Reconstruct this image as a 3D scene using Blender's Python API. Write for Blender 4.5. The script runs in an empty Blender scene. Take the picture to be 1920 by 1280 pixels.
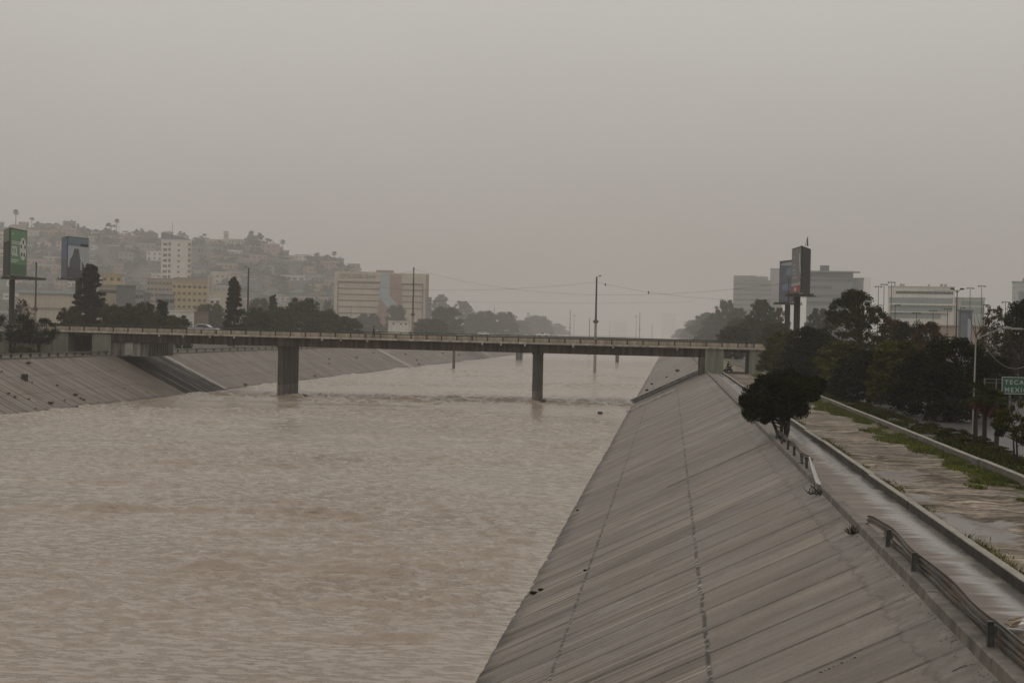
import bpy, bmesh, math, random
import numpy as np
from mathutils import Vector, Matrix
R = random.Random(7)
rad = math.radians
sc = bpy.context.scene
COL = sc.collection

# ------------------------------------------------------------------ camera
F = 2800.0                      # focal length in pixels of the 1920 wide photograph
CAM = Vector((0, 0, 10.2))
PHI = 0.021
yaw = math.atan(297.8 / F); pit = -16.3 / F
fw = Vector((-math.sin(yaw) * math.cos(pit), math.cos(yaw) * math.cos(pit), math.sin(pit)))
rt0 = Vector((math.cos(yaw), math.sin(yaw), 0)); up0 = rt0.cross(fw)
rt = rt0 * math.cos(PHI) + up0 * math.sin(PHI); up = up0 * math.cos(PHI) - rt0 * math.sin(PHI)
cd = bpy.data.cameras.new('camera'); cam = bpy.data.objects.new('camera', cd); COL.objects.link(cam)
cd.sensor_width = 36; cd.lens = F / 1920 * 36; cd.clip_end = 20000; cd.clip_start = 0.5
M3 = Matrix((rt, up, -fw)).transposed()
cam.matrix_world = Matrix.Translation(CAM) @ M3.to_4x4()
sc.camera = cam

# ------------------------------------------------------------------ world: rainy overcast sky
w = bpy.data.worlds.new('World'); sc.world = w; w.use_nodes = True
nt = w.node_tree; nt.nodes.clear()
N = nt.nodes.new; L = nt.links.new
out = N('ShaderNodeOutputWorld'); bg = N('ShaderNodeBackground'); bg.inputs[1].default_value = 0.1
sky = N('ShaderNodeTexSky'); sky.sky_type = 'NISHITA'; sky.sun_disc = False
SUN_EL, SUN_ROT = rad(58), rad(200)
sky.sun_elevation = SUN_EL; sky.sun_rotation = SUN_ROT; sky.dust_density = 5
tc = N('ShaderNodeTexCoord'); sx = N('ShaderNodeSeparateXYZ'); L(tc.outputs['Generated'], sx.inputs[0])
noi = N('ShaderNodeTexNoise'); noi.inputs['Scale'].default_value = 2.2; noi.inputs['Detail'].default_value = 4
mp = N('ShaderNodeMapping'); mp.inputs['Scale'].default_value = (1, 1, 2.5); L(tc.outputs['Generated'], mp.inputs[0]); L(mp.outputs[0], noi.inputs['Vector'])
ad = N('ShaderNodeMath'); ad.operation = 'MULTIPLY_ADD'; L(noi.outputs['Fac'], ad.inputs[0]); ad.inputs[1].default_value = 0.10; 
a2 = N('ShaderNodeMath'); a2.operation = 'SUBTRACT'; L(sx.outputs['Z'], a2.inputs[0]); a2.inputs[1].default_value = 0.05; L(a2.outputs[0], ad.inputs[2])
cr = N('ShaderNodeValToRGB'); L(ad.outputs[0], cr.inputs[0])
cr.color_ramp.elements[0].position = 0.0; cr.color_ramp.elements[0].color = (.335, .305, .275, 1)
cr.color_ramp.elements[1].position = 1.0; cr.color_ramp.elements[1].color = (.70, .68, .655, 1)
e = cr.color_ramp.elements.new(0.22); e.color = (.575, .545, .508, 1)
gx = N('ShaderNodeVectorMath'); gx.operation = 'SCALE'; L(cr.outputs[0], gx.inputs[0]); gx.inputs['Scale'].default_value = 10
mx = N('ShaderNodeMix'); mx.data_type = 'RGBA'; mx.inputs['Factor'].default_value = 0.96
L(sky.outputs[0], mx.inputs['A']); L(gx.outputs[0], mx.inputs['B'])
L(mx.outputs['Result'], bg.inputs[0]); L(bg.outputs[0], out.inputs[0])

sd = bpy.data.lights.new('sun', 'SUN'); sd.energy = 0.5; sd.angle = rad(40); sd.color = (1, .95, .88)
so = bpy.data.objects.new('sun', sd); COL.objects.link(so)
dirv = Vector((math.sin(SUN_ROT) * math.cos(SUN_EL), math.cos(SUN_ROT) * math.cos(SUN_EL), math.sin(SUN_EL)))
so.rotation_euler = dirv.to_track_quat('Z', 'Y').to_euler(); so.location = (0, 0, 200)

sc.view_settings.view_transform = 'Standard'; sc.view_settings.look = 'None'
sc.view_settings.exposure = 0.0; sc.view_settings.gamma = 1.0
sc.render.engine = 'CYCLES'
cy = sc.cycles
cy.use_denoising = True
try: cy.denoiser = 'OPENIMAGEDENOISE'
except Exception: pass
cy.max_bounces = 6; cy.diffuse_bounces = 2; cy.glossy_bounces = 2; cy.volume_bounces = 2; cy.transparent_max_bounces = 6
cy.sample_clamp_indirect = 4

# ------------------------------------------------------------------ pixel rays (photo pixels, 1920 x 1280)
def ray(px, py):
    d = fw + rt * ((px - 960) / F) + up * ((640 - py) / F)
    return d.normalized()
def at_y(px, py, Y):
    d = ray(px, py); return CAM + d * (Y / d.y)
def at_z(px, py, z):
    d = ray(px, py); return CAM + d * ((z - CAM.z) / d.z)
def at_plane(px, py, p, n):
    d = ray(px, py); return CAM + d * ((p - CAM).dot(n) / d.dot(n))
def Yf(Y): return Y if Y < 350 else 350 + (Y - 350) * 1.6
def hor(px): return 630 + PHI * (px - 1258)

# ------------------------------------------------------------------ materials
MATS = {}
def mat(name, col, rough=.8, var=.25, scale=.6, streak=0, bump=0, metal=0, spec=.3, island=0, col2=None, fine=0):
    if name in MATS: return MATS[name]
    m = bpy.data.materials.new(name); m.use_nodes = True; t = m.node_tree
    b = t.nodes['Principled BSDF']; b.inputs['Roughness'].default_value = rough; b.inputs['Metallic'].default_value = metal
    b.inputs['Specular IOR Level'].default_value = spec
    n = t.nodes.new; l = t.links.new
    g = n('ShaderNodeNewGeometry')
    nz = n('ShaderNodeTexNoise'); nz.inputs['Scale'].default_value = scale; nz.inputs['Detail'].default_value = 5; nz.inputs['Roughness'].default_value = .6
    l(g.outputs['Position'], nz.inputs['Vector'])
    mr = n('ShaderNodeMapRange'); mr.inputs['From Min'].default_value = .25; mr.inputs['From Max'].default_value = .75
    mr.inputs['To Min'].default_value = 1 - var; mr.inputs['To Max'].default_value = 1 + var
    l(nz.outputs['Fac'], mr.inputs['Value']); last = mr.outputs[0]
    def times(sock, lo, hi, a=.25, c=.75):
        nonlocal last
        q = n('ShaderNodeMapRange'); q.inputs['From Min'].default_value = a; q.inputs['From Max'].default_value = c
        q.inputs['To Min'].default_value = lo; q.inputs['To Max'].default_value = hi; l(sock, q.inputs['Value'])
        mm = n('ShaderNodeMath'); mm.operation = 'MULTIPLY'; l(last, mm.inputs[0]); l(q.outputs[0], mm.inputs[1]); last = mm.outputs[0]
    if streak:
        m2 = n('ShaderNodeMapping'); m2.inputs['Scale'].default_value = (1.6, 1.6, .12); l(g.outputs['Position'], m2.inputs[0])
        z2 = n('ShaderNodeTexNoise'); z2.inputs['Scale'].default_value = 1.3; z2.inputs['Detail'].default_value = 5; l(m2.outputs[0], z2.inputs['Vector'])
        times(z2.outputs['Fac'], 1 - streak, 1 + streak * .5, .35, .65)
    if fine:
        z3 = n('ShaderNodeTexNoise'); z3.inputs['Scale'].default_value = 9; z3.inputs['Detail'].default_value = 6; l(g.outputs['Position'], z3.inputs['Vector'])
        times(z3.outputs['Fac'], 1 - fine, 1 + fine)
    if island: times(g.outputs['Random Per Island'], 1 - island, 1 + island, 0, 1)
    base = n('ShaderNodeRGB'); base.outputs[0].default_value = (*col, 1); cs = base.outputs[0]
    if col2:
        mxn = n('ShaderNodeMix'); mxn.data_type = 'RGBA'; mxn.inputs['A'].default_value = (*col, 1); mxn.inputs['B'].default_value = (*col2, 1)
        z4 = n('ShaderNodeTexNoise'); z4.inputs['Scale'].default_value = scale * .7; z4.inputs['Detail'].default_value = 3
        l(g.outputs['Position'], z4.inputs['Vector'])
        q = n('ShaderNodeMapRange'); q.inputs['From Min'].default_value = .42; q.inputs['From Max'].default_value = .62; l(z4.outputs['Fac'], q.inputs['Value'])
        l(q.outputs[0], mxn.inputs['Factor']); cs = mxn.outputs['Result']
    vm = n('ShaderNodeVectorMath'); vm.operation = 'SCALE'; l(cs, vm.inputs[0]); l(last, vm.inputs['Scale'])
    l(vm.outputs[0], b.inputs['Base Color'])
    if bump:
        bp = n('ShaderNodeBump'); bp.inputs['Strength'].default_value = bump; bp.inputs['Distance'].default_value = .05
        l(nz.outputs['Fac'], bp.inputs['Height']); l(bp.outputs[0], b.inputs['Normal'])
    MATS[name] = m; return m

def node_mat(name):
    m = bpy.data.materials.new(name); m.use_nodes = True; MATS[name] = m
    return m, m.node_tree, m.node_tree.nodes['Principled BSDF']

class NG:                        # tiny node helper
    def __init__(s, t): s.t = t
    def n(s, typ, **k):
        x = s.t.nodes.new(typ)
        for a, v in k.items(): setattr(x, a, v)
        return x
    def l(s, a, b): s.t.links.new(a, b)
    def val(s, x, sock):
        if isinstance(x, (int, float)): sock.default_value = x
        else: s.l(x, sock)
    def m(s, op, a, b=0.0, c=0.0):
        x = s.n('ShaderNodeMath', operation=op)
        s.val(a, x.inputs[0]); s.val(b, x.inputs[1]); s.val(c, x.inputs[2]); return x.outputs[0]
    def noise(s, vec, scale, detail=4, sc3=None, rough=.55):
        if sc3:
            mp = s.n('ShaderNodeMapping'); mp.inputs['Scale'].default_value = sc3; s.l(vec, mp.inputs[0]); vec = mp.outputs[0]
        x = s.n('ShaderNodeTexNoise'); x.inputs['Scale'].default_value = scale; x.inputs['Detail'].default_value = detail
        x.inputs['Roughness'].default_value = rough; s.l(vec, x.inputs['Vector']); return x.outputs['Fac']
    def mr(s, x, a, b, c, d, smooth=False):
        q = s.n('ShaderNodeMapRange')
        if smooth: q.interpolation_type = 'SMOOTHSTEP'
        s.l(x, q.inputs['Value'])
        for i, v in zip(('From Min', 'From Max', 'To Min', 'To Max'), (a, b, c, d)): q.inputs[i].default_value = v
        return q.outputs[0]
    def mix(s, f, a, b):
        x = s.n('ShaderNodeMix', data_type='RGBA'); s.val(f, x.inputs['Factor'])
        for v, i in ((a, 'A'), (b, 'B')):
            if isinstance(v, tuple): x.inputs[i].default_value = (*v, 1)
            else: s.l(v, x.inputs[i])
        return x.outputs['Result']
    def scale(s, c, f):
        x = s.n('ShaderNodeVectorMath', operation='SCALE')
        if isinstance(c, tuple): x.inputs[0].default_value = c
        else: s.l(c, x.inputs[0])
        s.val(f, x.inputs['Scale']); return x.outputs[0]
    def bump(s, h, strength, dist, b):
        x = s.n('ShaderNodeBump'); x.inputs['Strength'].default_value = strength; x.inputs['Distance'].default_value = dist
        s.l(h, x.inputs['Height']); s.l(x.outputs[0], b.inputs['Normal'])

JX = (-2.95, 0.98)               # longitudinal joints of the near bank (X of each)
def bank_material(name, col, right=True):
    m, t, b = node_mat(name); g = NG(t)
    geo = g.n('ShaderNodeNewGeometry'); P = geo.outputs['Position']
    s = g.n('ShaderNodeSeparateXYZ'); g.l(P, s.inputs[0]); X, Y, Z = s.outputs
    wob = g.noise(P, .5, 3)
    Yw = g.m('ADD', Y, g.m('MULTIPLY', wob, .06))
    pv_ = g.n('ShaderNodeCombineXYZ'); g.l(g.m('MULTIPLY', g.m('FLOOR', g.m('MULTIPLY', g.m('ADD', X, 2.95), .2545)), 7.3), pv_.inputs[0]); g.l(g.m('ADD', Y, g.m('MULTIPLY', X, .006)), pv_.inputs[1])
    PV = pv_.outputs[0]
    fine = g.noise(PV, 3.3, 4, None, .65)          # board-marked stripes across the bank
    mid = g.noise(PV, .7, 3)
    blot = g.noise(P, .35, 5)
    grain = g.noise(P, 14, 4)
    if right:
        low = g.mr(X, .8, 1.2, 1.0, .22)                     # the upper row of slabs is smoother
    else:
        low = g.m('ADD', .8, 0)
    fine2 = g.noise(PV, 1.25, 3, None, .6)
    sharp = g.mr(fine, .56, .72, 0, 1); dk = g.mr(fine, .30, .44, 1, 0)
    f = g.m('MULTIPLY_ADD', g.m('SUBTRACT', fine, .5), g.m('MULTIPLY', low, 1.5), 1.0)
    f = g.m('ADD', f, g.m('MULTIPLY', low, g.m('SUBTRACT', g.m('MULTIPLY', sharp, .42), g.m('MULTIPLY', dk, .34))))
    f = g.m('MULTIPLY', f, g.mr(fine2, .3, .7, .88, 1.12))
    f = g.m('MULTIPLY', f, g.mr(mid, .3, .7, .9, 1.1))
    f = g.m('MULTIPLY', f, g.mr(blot, .3, .7, .87, 1.12))
    f = g.m('MULTIPLY', f, g.mr(grain, .3, .7, .88, 1.12))
    # transverse joints
    q = g.m('DIVIDE', Yw, 2.6)
    cell = g.m('FLOOR', q); fr = g.m('FRACT', q)
    dj = g.m('MULTIPLY', g.m('MINIMUM', fr, g.m('SUBTRACT', 1.0, fr)), 2.6)
    cv = g.n('ShaderNodeCombineXYZ'); g.l(cell, cv.inputs[0])
    wn = g.n('ShaderNodeTexWhiteNoise', noise_dimensions='3D'); g.l(cv.outputs[0], wn.inputs['Vector'])
    amt = g.mr(wn.outputs['Value'], 0, 1, .55, 1)
    brk = g.mr(g.noise(P, 1.1, 3), .35, .55, .6, 1.0)
    line = g.m('MULTIPLY', g.mr(dj, .04 if right else .09, .11 if right else .2, 1, 0), g.m('MULTIPLY', amt, brk))
    q2 = g.m('DIVIDE', g.m('ADD', Y, g.m('MULTIPLY', wob, .05)), .37 if right else 1.3); c2 = g.m('FLOOR', q2); f2 = g.m('FRACT', q2)
    cv2 = g.n('ShaderNodeCombineXYZ'); g.l(c2, cv2.inputs[0]); g.l(g.m('FLOOR', g.m('MULTIPLY', X, .245)), cv2.inputs[1])
    w2 = g.n('ShaderNodeTexWhiteNoise', noise_dimensions='3D'); g.l(cv2.outputs[0], w2.inputs['Vector'])
    d2 = g.m('MULTIPLY', g.m('MINIMUM', f2, g.m('SUBTRACT', 1.0, f2)), .37 if right else 1.3)
    brk2 = g.mr(g.noise(P, 1.0, 3, (.5, 3, .5)), .40, .55, .15, 1.0)
    ln2 = g.m('MULTIPLY', g.m('MULTIPLY', g.mr(d2, .025 if right else .08, .075 if right else .2, 1, 0), g.mr(w2.outputs['Value'], .35, 1, 0, .62)), g.m('MULTIPLY', brk2, low))
    f = g.m('MULTIPLY', f, g.m('SUBTRACT', 1.0, ln2))
    f = g.m('MULTIPLY', f, g.m('ADD', 1.0, g.m('MULTIPLY', low, g.mr(w2.outputs['Value'], 0, 1, -.10, .12))))
    slabtone = g.mr(wn.outputs['Value'], 0, 1, .87, 1.12)
    f = g.m('MULTIPLY', f, slabtone)
    f = g.m('MULTIPLY', f, g.m('SUBTRACT', 1.0, g.m('MULTIPLY', line, .93)))
    c = g.mix(g.mr(blot, .35, .7, 0, .6), col, (col[0] * .97, col[1] * .96, col[2] * .93))
    c = g.scale(c, f)
    h = f
    for jx in (JX if right else ()):
        d = g.m('ABSOLUTE', g.m('SUBTRACT', g.m('ADD', X, g.m('MULTIPLY', g.noise(P, .8, 3), .12)), jx + .06))
        k = g.mr(d, .025, .075, 1, 0)
        chip = g.mr(g.noise(P, 4.0, 3), .52, .62, 0, 1)
        c = g.mix(g.m('MULTIPLY', k, .85), c, g.mix(chip, (.035, .031, .024), (.30, .285, .255)))
    if not right:
        for zz in (1.9, 3.7):
            d = g.m('ABSOLUTE', g.m('SUBTRACT', g.m('ADD', Z, g.m('MULTIPLY', g.noise(P, .25, 3), .16)), zz))
            c = g.scale(c, g.mr(d, .015, .06, .6, 1))
    if right:
        sh = g.m('ADD', X, g.m('MULTIPLY', g.m('SUBTRACT', g.noise(P, 1.6, 5), .5), .7))
        c = g.scale(c, g.mr(g.m('ABSOLUTE', g.m('SUBTRACT', sh, 4.42)), .02, .07, .72, 1))
        c = g.mix(g.mr(sh, 4.4, 4.5, 0, .6), c, g.scale((.175, .158, .138), g.mr(g.noise(P, 2.5, 6), .3, .7, .55, 1.3)))
        cracks = g.mr(g.noise(P, 3.0, 6, None, .75), .66, .70, 0, .75)
        c = g.mix(g.m('MULTIPLY', cracks, g.mr(sh, 4.3, 4.9, .15, 1)), c, (.03, .026, .02))
        c = g.mix(g.mr(g.noise(P, .9, 6, (1, .6, 1), .7), .57, .70, 0, .4), c, (.25, .235, .21))
        c = g.scale(c, g.mr(g.noise(P, .25, 5, (.5, 1.6, 1), .65), .3, .62, .74, 1.12))
    wet = g.mr(g.m('ADD', Z, g.m('MULTIPLY', g.noise(P, .9, 5), .9)), .5, .8, .5, 1)
    c = g.scale(c, wet)
    g.l(c, b.inputs['Base Color'])
    b.inputs['Specular IOR Level'].default_value = .15
    g.l(g.mr(blot, .3, .7, .42, .75), b.inputs['Roughness'])
    g.bump(g.m('ADD', h, g.m('MULTIPLY', grain, .25)), .35, .03, b)
    return m

def water_material():
    m, t, b = node_mat('muddy_water'); g = NG(t)
    geo = g.n('ShaderNodeNewGeometry'); P = geo.outputs['Position']
    patch = g.noise(P, .045, 4, (.6, 1, 1))
    n1 = g.noise(P, 3.3, 4, (.42, 1, 1), .55)
    n2 = g.noise(P, .35, 4, (.5, 1, 1), .6)
    c = g.mix(g.mr(patch, .35, .65, 0, 1), (.292, .234, .175), (.262, .206, .150))
    g.l(c, b.inputs['Base Color']); b.inputs['Roughness'].default_value = .17
    b.inputs['IOR'].default_value = 1.5; b.inputs['Specular IOR Level'].default_value = .5
    n0 = g.noise(P, 3.2, 3, (.45, 1, 1), .55)
    h = g.m('ADD', g.m('MULTIPLY', g.mr(n1, .5, .8, 0, .14), g.mr(g.noise(P, .12, 4, (.5, 1, 1)), .35, .65, .6, 1.4)), g.m('ADD', g.m('MULTIPLY', n2, .07), g.m('MULTIPLY', n0, .02)))
    g.bump(g.m('MULTIPLY', h, g.mr(patch, .3, .7, .7, 1.2)), .8, 1.0, b)
    return m

def path_material():
    m, t, b = node_mat('wet_concrete_path'); g = NG(t)
    geo = g.n('ShaderNodeNewGeometry'); P = geo.outputs['Position']
    s = g.n('ShaderNodeSeparateXYZ'); g.l(P, s.inputs[0]); X, Y, Z = s.outputs
    st = g.noise(P, 1.0, 4, (.25, 2.2, .2), .65); bl = g.noise(P, .5, 5); gr = g.noise(P, 12, 4)
    edge = g.m('ADD', X, g.m('MULTIPLY', g.m('SUBTRACT', st, .5), 1.6))
    wet = g.mr(edge, 6.35, 6.75, 0, 1)                      # water stands along the wall side
    wet = g.m('MULTIPLY', wet, g.mr(bl, .28, .45, .35, 1))
    f = g.m('MULTIPLY', g.mr(st, .3, .7, .7, 1.25), g.mr(gr, .3, .7, .92, 1.08))
    q = g.m('FRACT', g.m('DIVIDE', Y, 3.2))
    f = g.m('MULTIPLY', f, g.mr(g.m('MINIMUM', q, g.m('SUBTRACT', 1.0, q)), .004, .014, .6, 1))
    c = g.scale(g.mix(wet, (.195, .168, .142), (.18, .163, .147)), f)
    mud = g.mr(g.m('ADD', X, g.m('MULTIPLY', g.m('SUBTRACT', g.noise(P, .9, 4), .5), 1.1)), 7.28, 7.42, 0, .8)
    c = g.mix(mud, c, (.07, .06, .05))
    g.l(c, b.inputs['Base Color']); g.l(g.mr(wet, 0, 1, .65, .16), b.inputs['Roughness']); g.l(g.mr(wet, 0, 1, .1, .5), b.inputs['Specular IOR Level'])
    g.bump(g.m('ADD', g.m('MULTIPLY', gr, .3), st), .12, .02, b)
    return m

def dirt_material():
    m, t, b = node_mat('muddy_road'); g = NG(t)
    geo = g.n('ShaderNodeNewGeometry'); P = geo.outputs['Position']
    s = g.n('ShaderNodeSeparateXYZ'); g.l(P, s.inputs[0]); X, Y, Z = s.outputs
    n1 = g.noise(P, .55, 6, (1, .35, 1), .65); n2 = g.noise(P, 3.0, 5); n3 = g.noise(P, .22, 4, (1, .8, 1)); n4 = g.noise(P, 1.4, 4, (1, .12, 1))
    puddle = g.mr(g.m('ADD', n3, g.m('MULTIPLY', n1, .35)), .70, .73, 0, 1)
    f = g.m('MULTIPLY', g.mr(n1, .25, .75, .62, 1.35), g.mr(n2, .3, .7, .8, 1.2))
    f = g.m('MULTIPLY', f, g.mr(n4, .3, .7, .85, 1.15))
    c = g.scale(g.mix(n3, (.25, .203, .153), (.28, .237, .189)), f)
    st = g.noise(P, 2.3, 6, (.4, 1.0, 1), .7)
    c = g.scale(c, g.mr(st, .38, .56, .35, 1.12)); c = g.scale(c, g.mr(g.noise(P, .9, 6, (.35, 1.0, 1), .72), .38, .58, .5, 1.15))
    c = g.scale(c, g.mr(g.noise(P, 7.0, 5, (.6, 1, 1), .7), .35, .65, .6, 1.3))
    dark = g.mr(g.noise(P, .8, 5, (.55, 1, 1), .65), .54, .60, 0, .6)
    c = g.mix(dark, c, (.05, .045, .036))
    vg = g.mr(g.m('ADD', X, g.m('MULTIPLY', g.m('SUBTRACT', g.noise(P, .8, 5), .5), 1.9)), 11.75, 12.05, 0, .85)
    vg = g.m('MULTIPLY', vg, g.mr(g.noise(P, 1.7, 4), .38, .5, .15, 1))
    c = g.mix(vg, c, g.mix(g.noise(P, 4.0, 4), (.045, .05, .016), (.085, .082, .036)))
    vg2 = g.mr(g.m('ADD', X, g.m('MULTIPLY', g.m('SUBTRACT', g.noise(P, .7, 5), .5), 1.2)), 7.75, 8.0, .8, 0)
    c = g.mix(vg2, c, g.mix(g.noise(P, 1.1, 4), (.045, .036, .024), (.06, .07, .02)))
    puddle = g.m('MULTIPLY', g.m('MULTIPLY', puddle, g.mr(Y, 52, 66, 1, .25)), g.m('SUBTRACT', 1.0, g.m('MAXIMUM', vg, vg2)))
    c = g.mix(puddle, c, (.12, .10, .08))
    g.l(c, b.inputs['Base Color']); g.l(g.mr(puddle, 0, 1, .8, .2), b.inputs['Roughness']); g.l(g.mr(puddle, 0, 1, .04, .22), b.inputs['Specular IOR Level'])
    hh = g.m('MULTIPLY', g.m('ADD', n1, g.m('MULTIPLY', n2, .3)), g.m('SUBTRACT', 1.0, puddle))
    g.bump(hh, .6, .12, b)
    return m

def board_wall(): return mat('green_painted_concrete', (.155, .165, .12), .8, .15, .8, streak=.25)

CONC = mat('kerb_concrete', (.155, .138, .118), .75, .3, 1.2, streak=.3, bump=.3, fine=.15)
CONC_L = mat('pale_concrete', (.30, .28, .25), .75, .2, .8, streak=.3, bump=.2)
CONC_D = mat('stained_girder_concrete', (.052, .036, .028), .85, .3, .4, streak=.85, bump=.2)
CONC_P = mat('pier_concrete', (.082, .070, .059), .8, .25, .5, streak=.45, bump=.2)
BEIGE = mat('beige_barrier', (.30, .255, .19), .8, .2, .3, streak=.3)
LEDGE = mat('pale_ledge', (.36, .32, .26), .8, .3, .5, streak=.4)
STEEL_D = mat('dark_weathered_steel', (.045, .042, .036), .6, .3, 2, metal=.3)
WALLD = mat('wet_dark_wall', (.062, .053, .046), .7, .3, 1.2, streak=.35, bump=.3, fine=.2)
COPE = mat('pale_coping', (.27, .25, .21), .8, .25, 1.0, fine=.2)  # coping is paler than the wall body below it
GREENR = mat('green_rail_paint', (.035, .055, .045), .6, .2, 1)
GALV = mat('galvanised_steel', (.115, .11, .10), .45, .35, 2.5, metal=.6, fine=.2, col2=(.12, .085, .06))
GALV_L = mat('bright_galvanised_steel', (.42, .42, .40), .4, .25, 2.5, metal=.5, fine=.15)
POSTM = mat('guardrail_post_steel', (.085, .085, .078), .6, .35, 3, metal=.4, fine=.2)
POLE_C = mat('pole_concrete', (.24, .215, .185), .8, .2, 1)
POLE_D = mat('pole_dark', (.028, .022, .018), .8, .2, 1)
GLASSD = mat('dark_window_glass', (.05, .055, .058), .2, .2, .3, spec=.6)
BARK = mat('bark', (.035, .028, .022), .9, .4, 3, bump=.4)
BARK_L = mat('dry_branch', (.045, .035, .028), .9, .3, 3)
def leafmat(n, c, isl=.6): return mat(n, c, .8, .45, .55, spec=.04, island=isl, col2=(c[0] * 1.35, c[1] * 1.3, c[2] * .8))
LEAF_DK = leafmat('dark_green_leaves', (.0125, .0165, .0055))
LEAF_OL = leafmat('olive_green_leaves', (.031, .034, .009))
LEAF_MD = leafmat('mid_green_leaves', (.036, .043, .012))
LEAF_RU = leafmat('rusty_leaves', (.062, .035, .015))
LEAF_BR = leafmat('brown_twigs', (.060, .046, .034))
LEAF_HA = leafmat('grey_green_leaves', (.030, .034, .02))
LEAF_GR = leafmat('grass_blades', (.074, .086, .024))
LEAF_DRY = leafmat('dry_stalks', (.13, .098, .062))
LEAF_RED = leafmat('dead_palm_fronds', (.060, .026, .017))

# ------------------------------------------------------------------ mesh builder
class MB:
    def __init__(s): s.v = []; s.f = []
    def quad(s, a, b, c, d):
        i = len(s.v); s.v += [tuple(a), tuple(b), tuple(c), tuple(d)]; s.f.append((i, i + 1, i + 2, i + 3)); return s
    def poly(s, pts):
        i = len(s.v); s.v += [tuple(p) for p in pts]; s.f.append(tuple(range(i, i + len(pts)))); return s
    def box(s, x0, x1, y0, y1, z0, z1):
        i = len(s.v)
        s.v += [(x0, y0, z0), (x1, y0, z0), (x1, y1, z0), (x0, y1, z0), (x0, y0, z1), (x1, y0, z1), (x1, y1, z1), (x0, y1, z1)]
        s.f += [tuple(i + k for k in q) for q in ((3, 2, 1, 0), (4, 5, 6, 7), (0, 1, 5, 4), (1, 2, 6, 5), (2, 3, 7, 6), (3, 0, 4, 7))]; return s
    def prism(s, pts, axis, a, b):                 # pts 2D polygon extruded along an axis
        def P(p, t):
            return {'x': (t, p[0], p[1]), 'y': (p[0], t, p[1]), 'z': (p[0], p[1], t)}[axis]
        i = len(s.v); n = len(pts)
        s.v += [P(p, a) for p in pts] + [P(p, b) for p in pts]
        s.f.append(tuple(range(i, i + n))); s.f.append(tuple(range(i + 2 * n - 1, i + n - 1, -1)))
        for k in range(n): s.f.append((i + k, i + n + k, i + n + (k + 1) % n, i + (k + 1) % n))
        return s
    def tube(s, p0, p1, r0, r1=None, n=8, cap=True):
        p0 = Vector(p0); p1 = Vector(p1); r1 = r0 if r1 is None else r1
        d = (p1 - p0).normalized(); a = d.orthogonal().normalized(); b = d.cross(a); i = len(s.v)
        for p, r in ((p0, r0), (p1, r1)):
            for k in range(n):
                th = 2 * math.pi * k / n; s.v.append(tuple(p + (a * math.cos(th) + b * math.sin(th)) * r))
        for k in range(n): s.f.append((i + k, i + (k + 1) % n, i + n + (k + 1) % n, i + n + k))
        if cap: s.f.append(tuple(range(i + n - 1, i - 1, -1))); s.f.append(tuple(range(i + n, i + 2 * n)))
        return s
    def path(s, pts, radii, n=7):
        P = [Vector(p) for p in pts]; i0 = len(s.v); a = None
        for j, p in enumerate(P):
            d = (P[min(j + 1, len(P) - 1)] - P[max(j - 1, 0)]).normalized()
            a = d.orthogonal().normalized() if a is None else (a - d * a.dot(d)).normalized()
            b = d.cross(a); r = radii[j] if isinstance(radii, (list, tuple)) else radii
            for k in range(n):
                th = 2 * math.pi * k / n; s.v.append(tuple(p + (a * math.cos(th) + b * math.sin(th)) * r))
        for j in range(len(P) - 1):
            for k in range(n):
                s.f.append((i0 + j * n + k, i0 + j * n + (k + 1) % n, i0 + (j + 1) * n + (k + 1) % n, i0 + (j + 1) * n + k))
        s.f.append(tuple(range(i0 + n - 1, i0 - 1, -1))); s.f.append(tuple(range(i0 + (len(P) - 1) * n, i0 + len(P) * n)))
        return s
    def mesh(s, name, m, smooth=False):
        me = bpy.data.meshes.new(name); me.from_pydata(s.v, [], s.f); me.materials.append(m)
        bm = bmesh.new(); bm.from_mesh(me); bmesh.ops.recalc_face_normals(bm, faces=bm.faces); bm.to_mesh(me); bm.free()
        if smooth:
            me.polygons.foreach_set('use_smooth', [True] * len(me.polygons))
        return me
    def build(s, name, m, parent=None, loc=(0, 0, 0), rz=0, smooth=False, bevel=0):
        o = put(name, s.mesh(name, m, smooth), parent, loc, rz)
        if bevel:
            bv = o.modifiers.new('bevel', 'BEVEL'); bv.width = bevel; bv.segments = 2; bv.limit_method = 'ANGLE'
        return o

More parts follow.
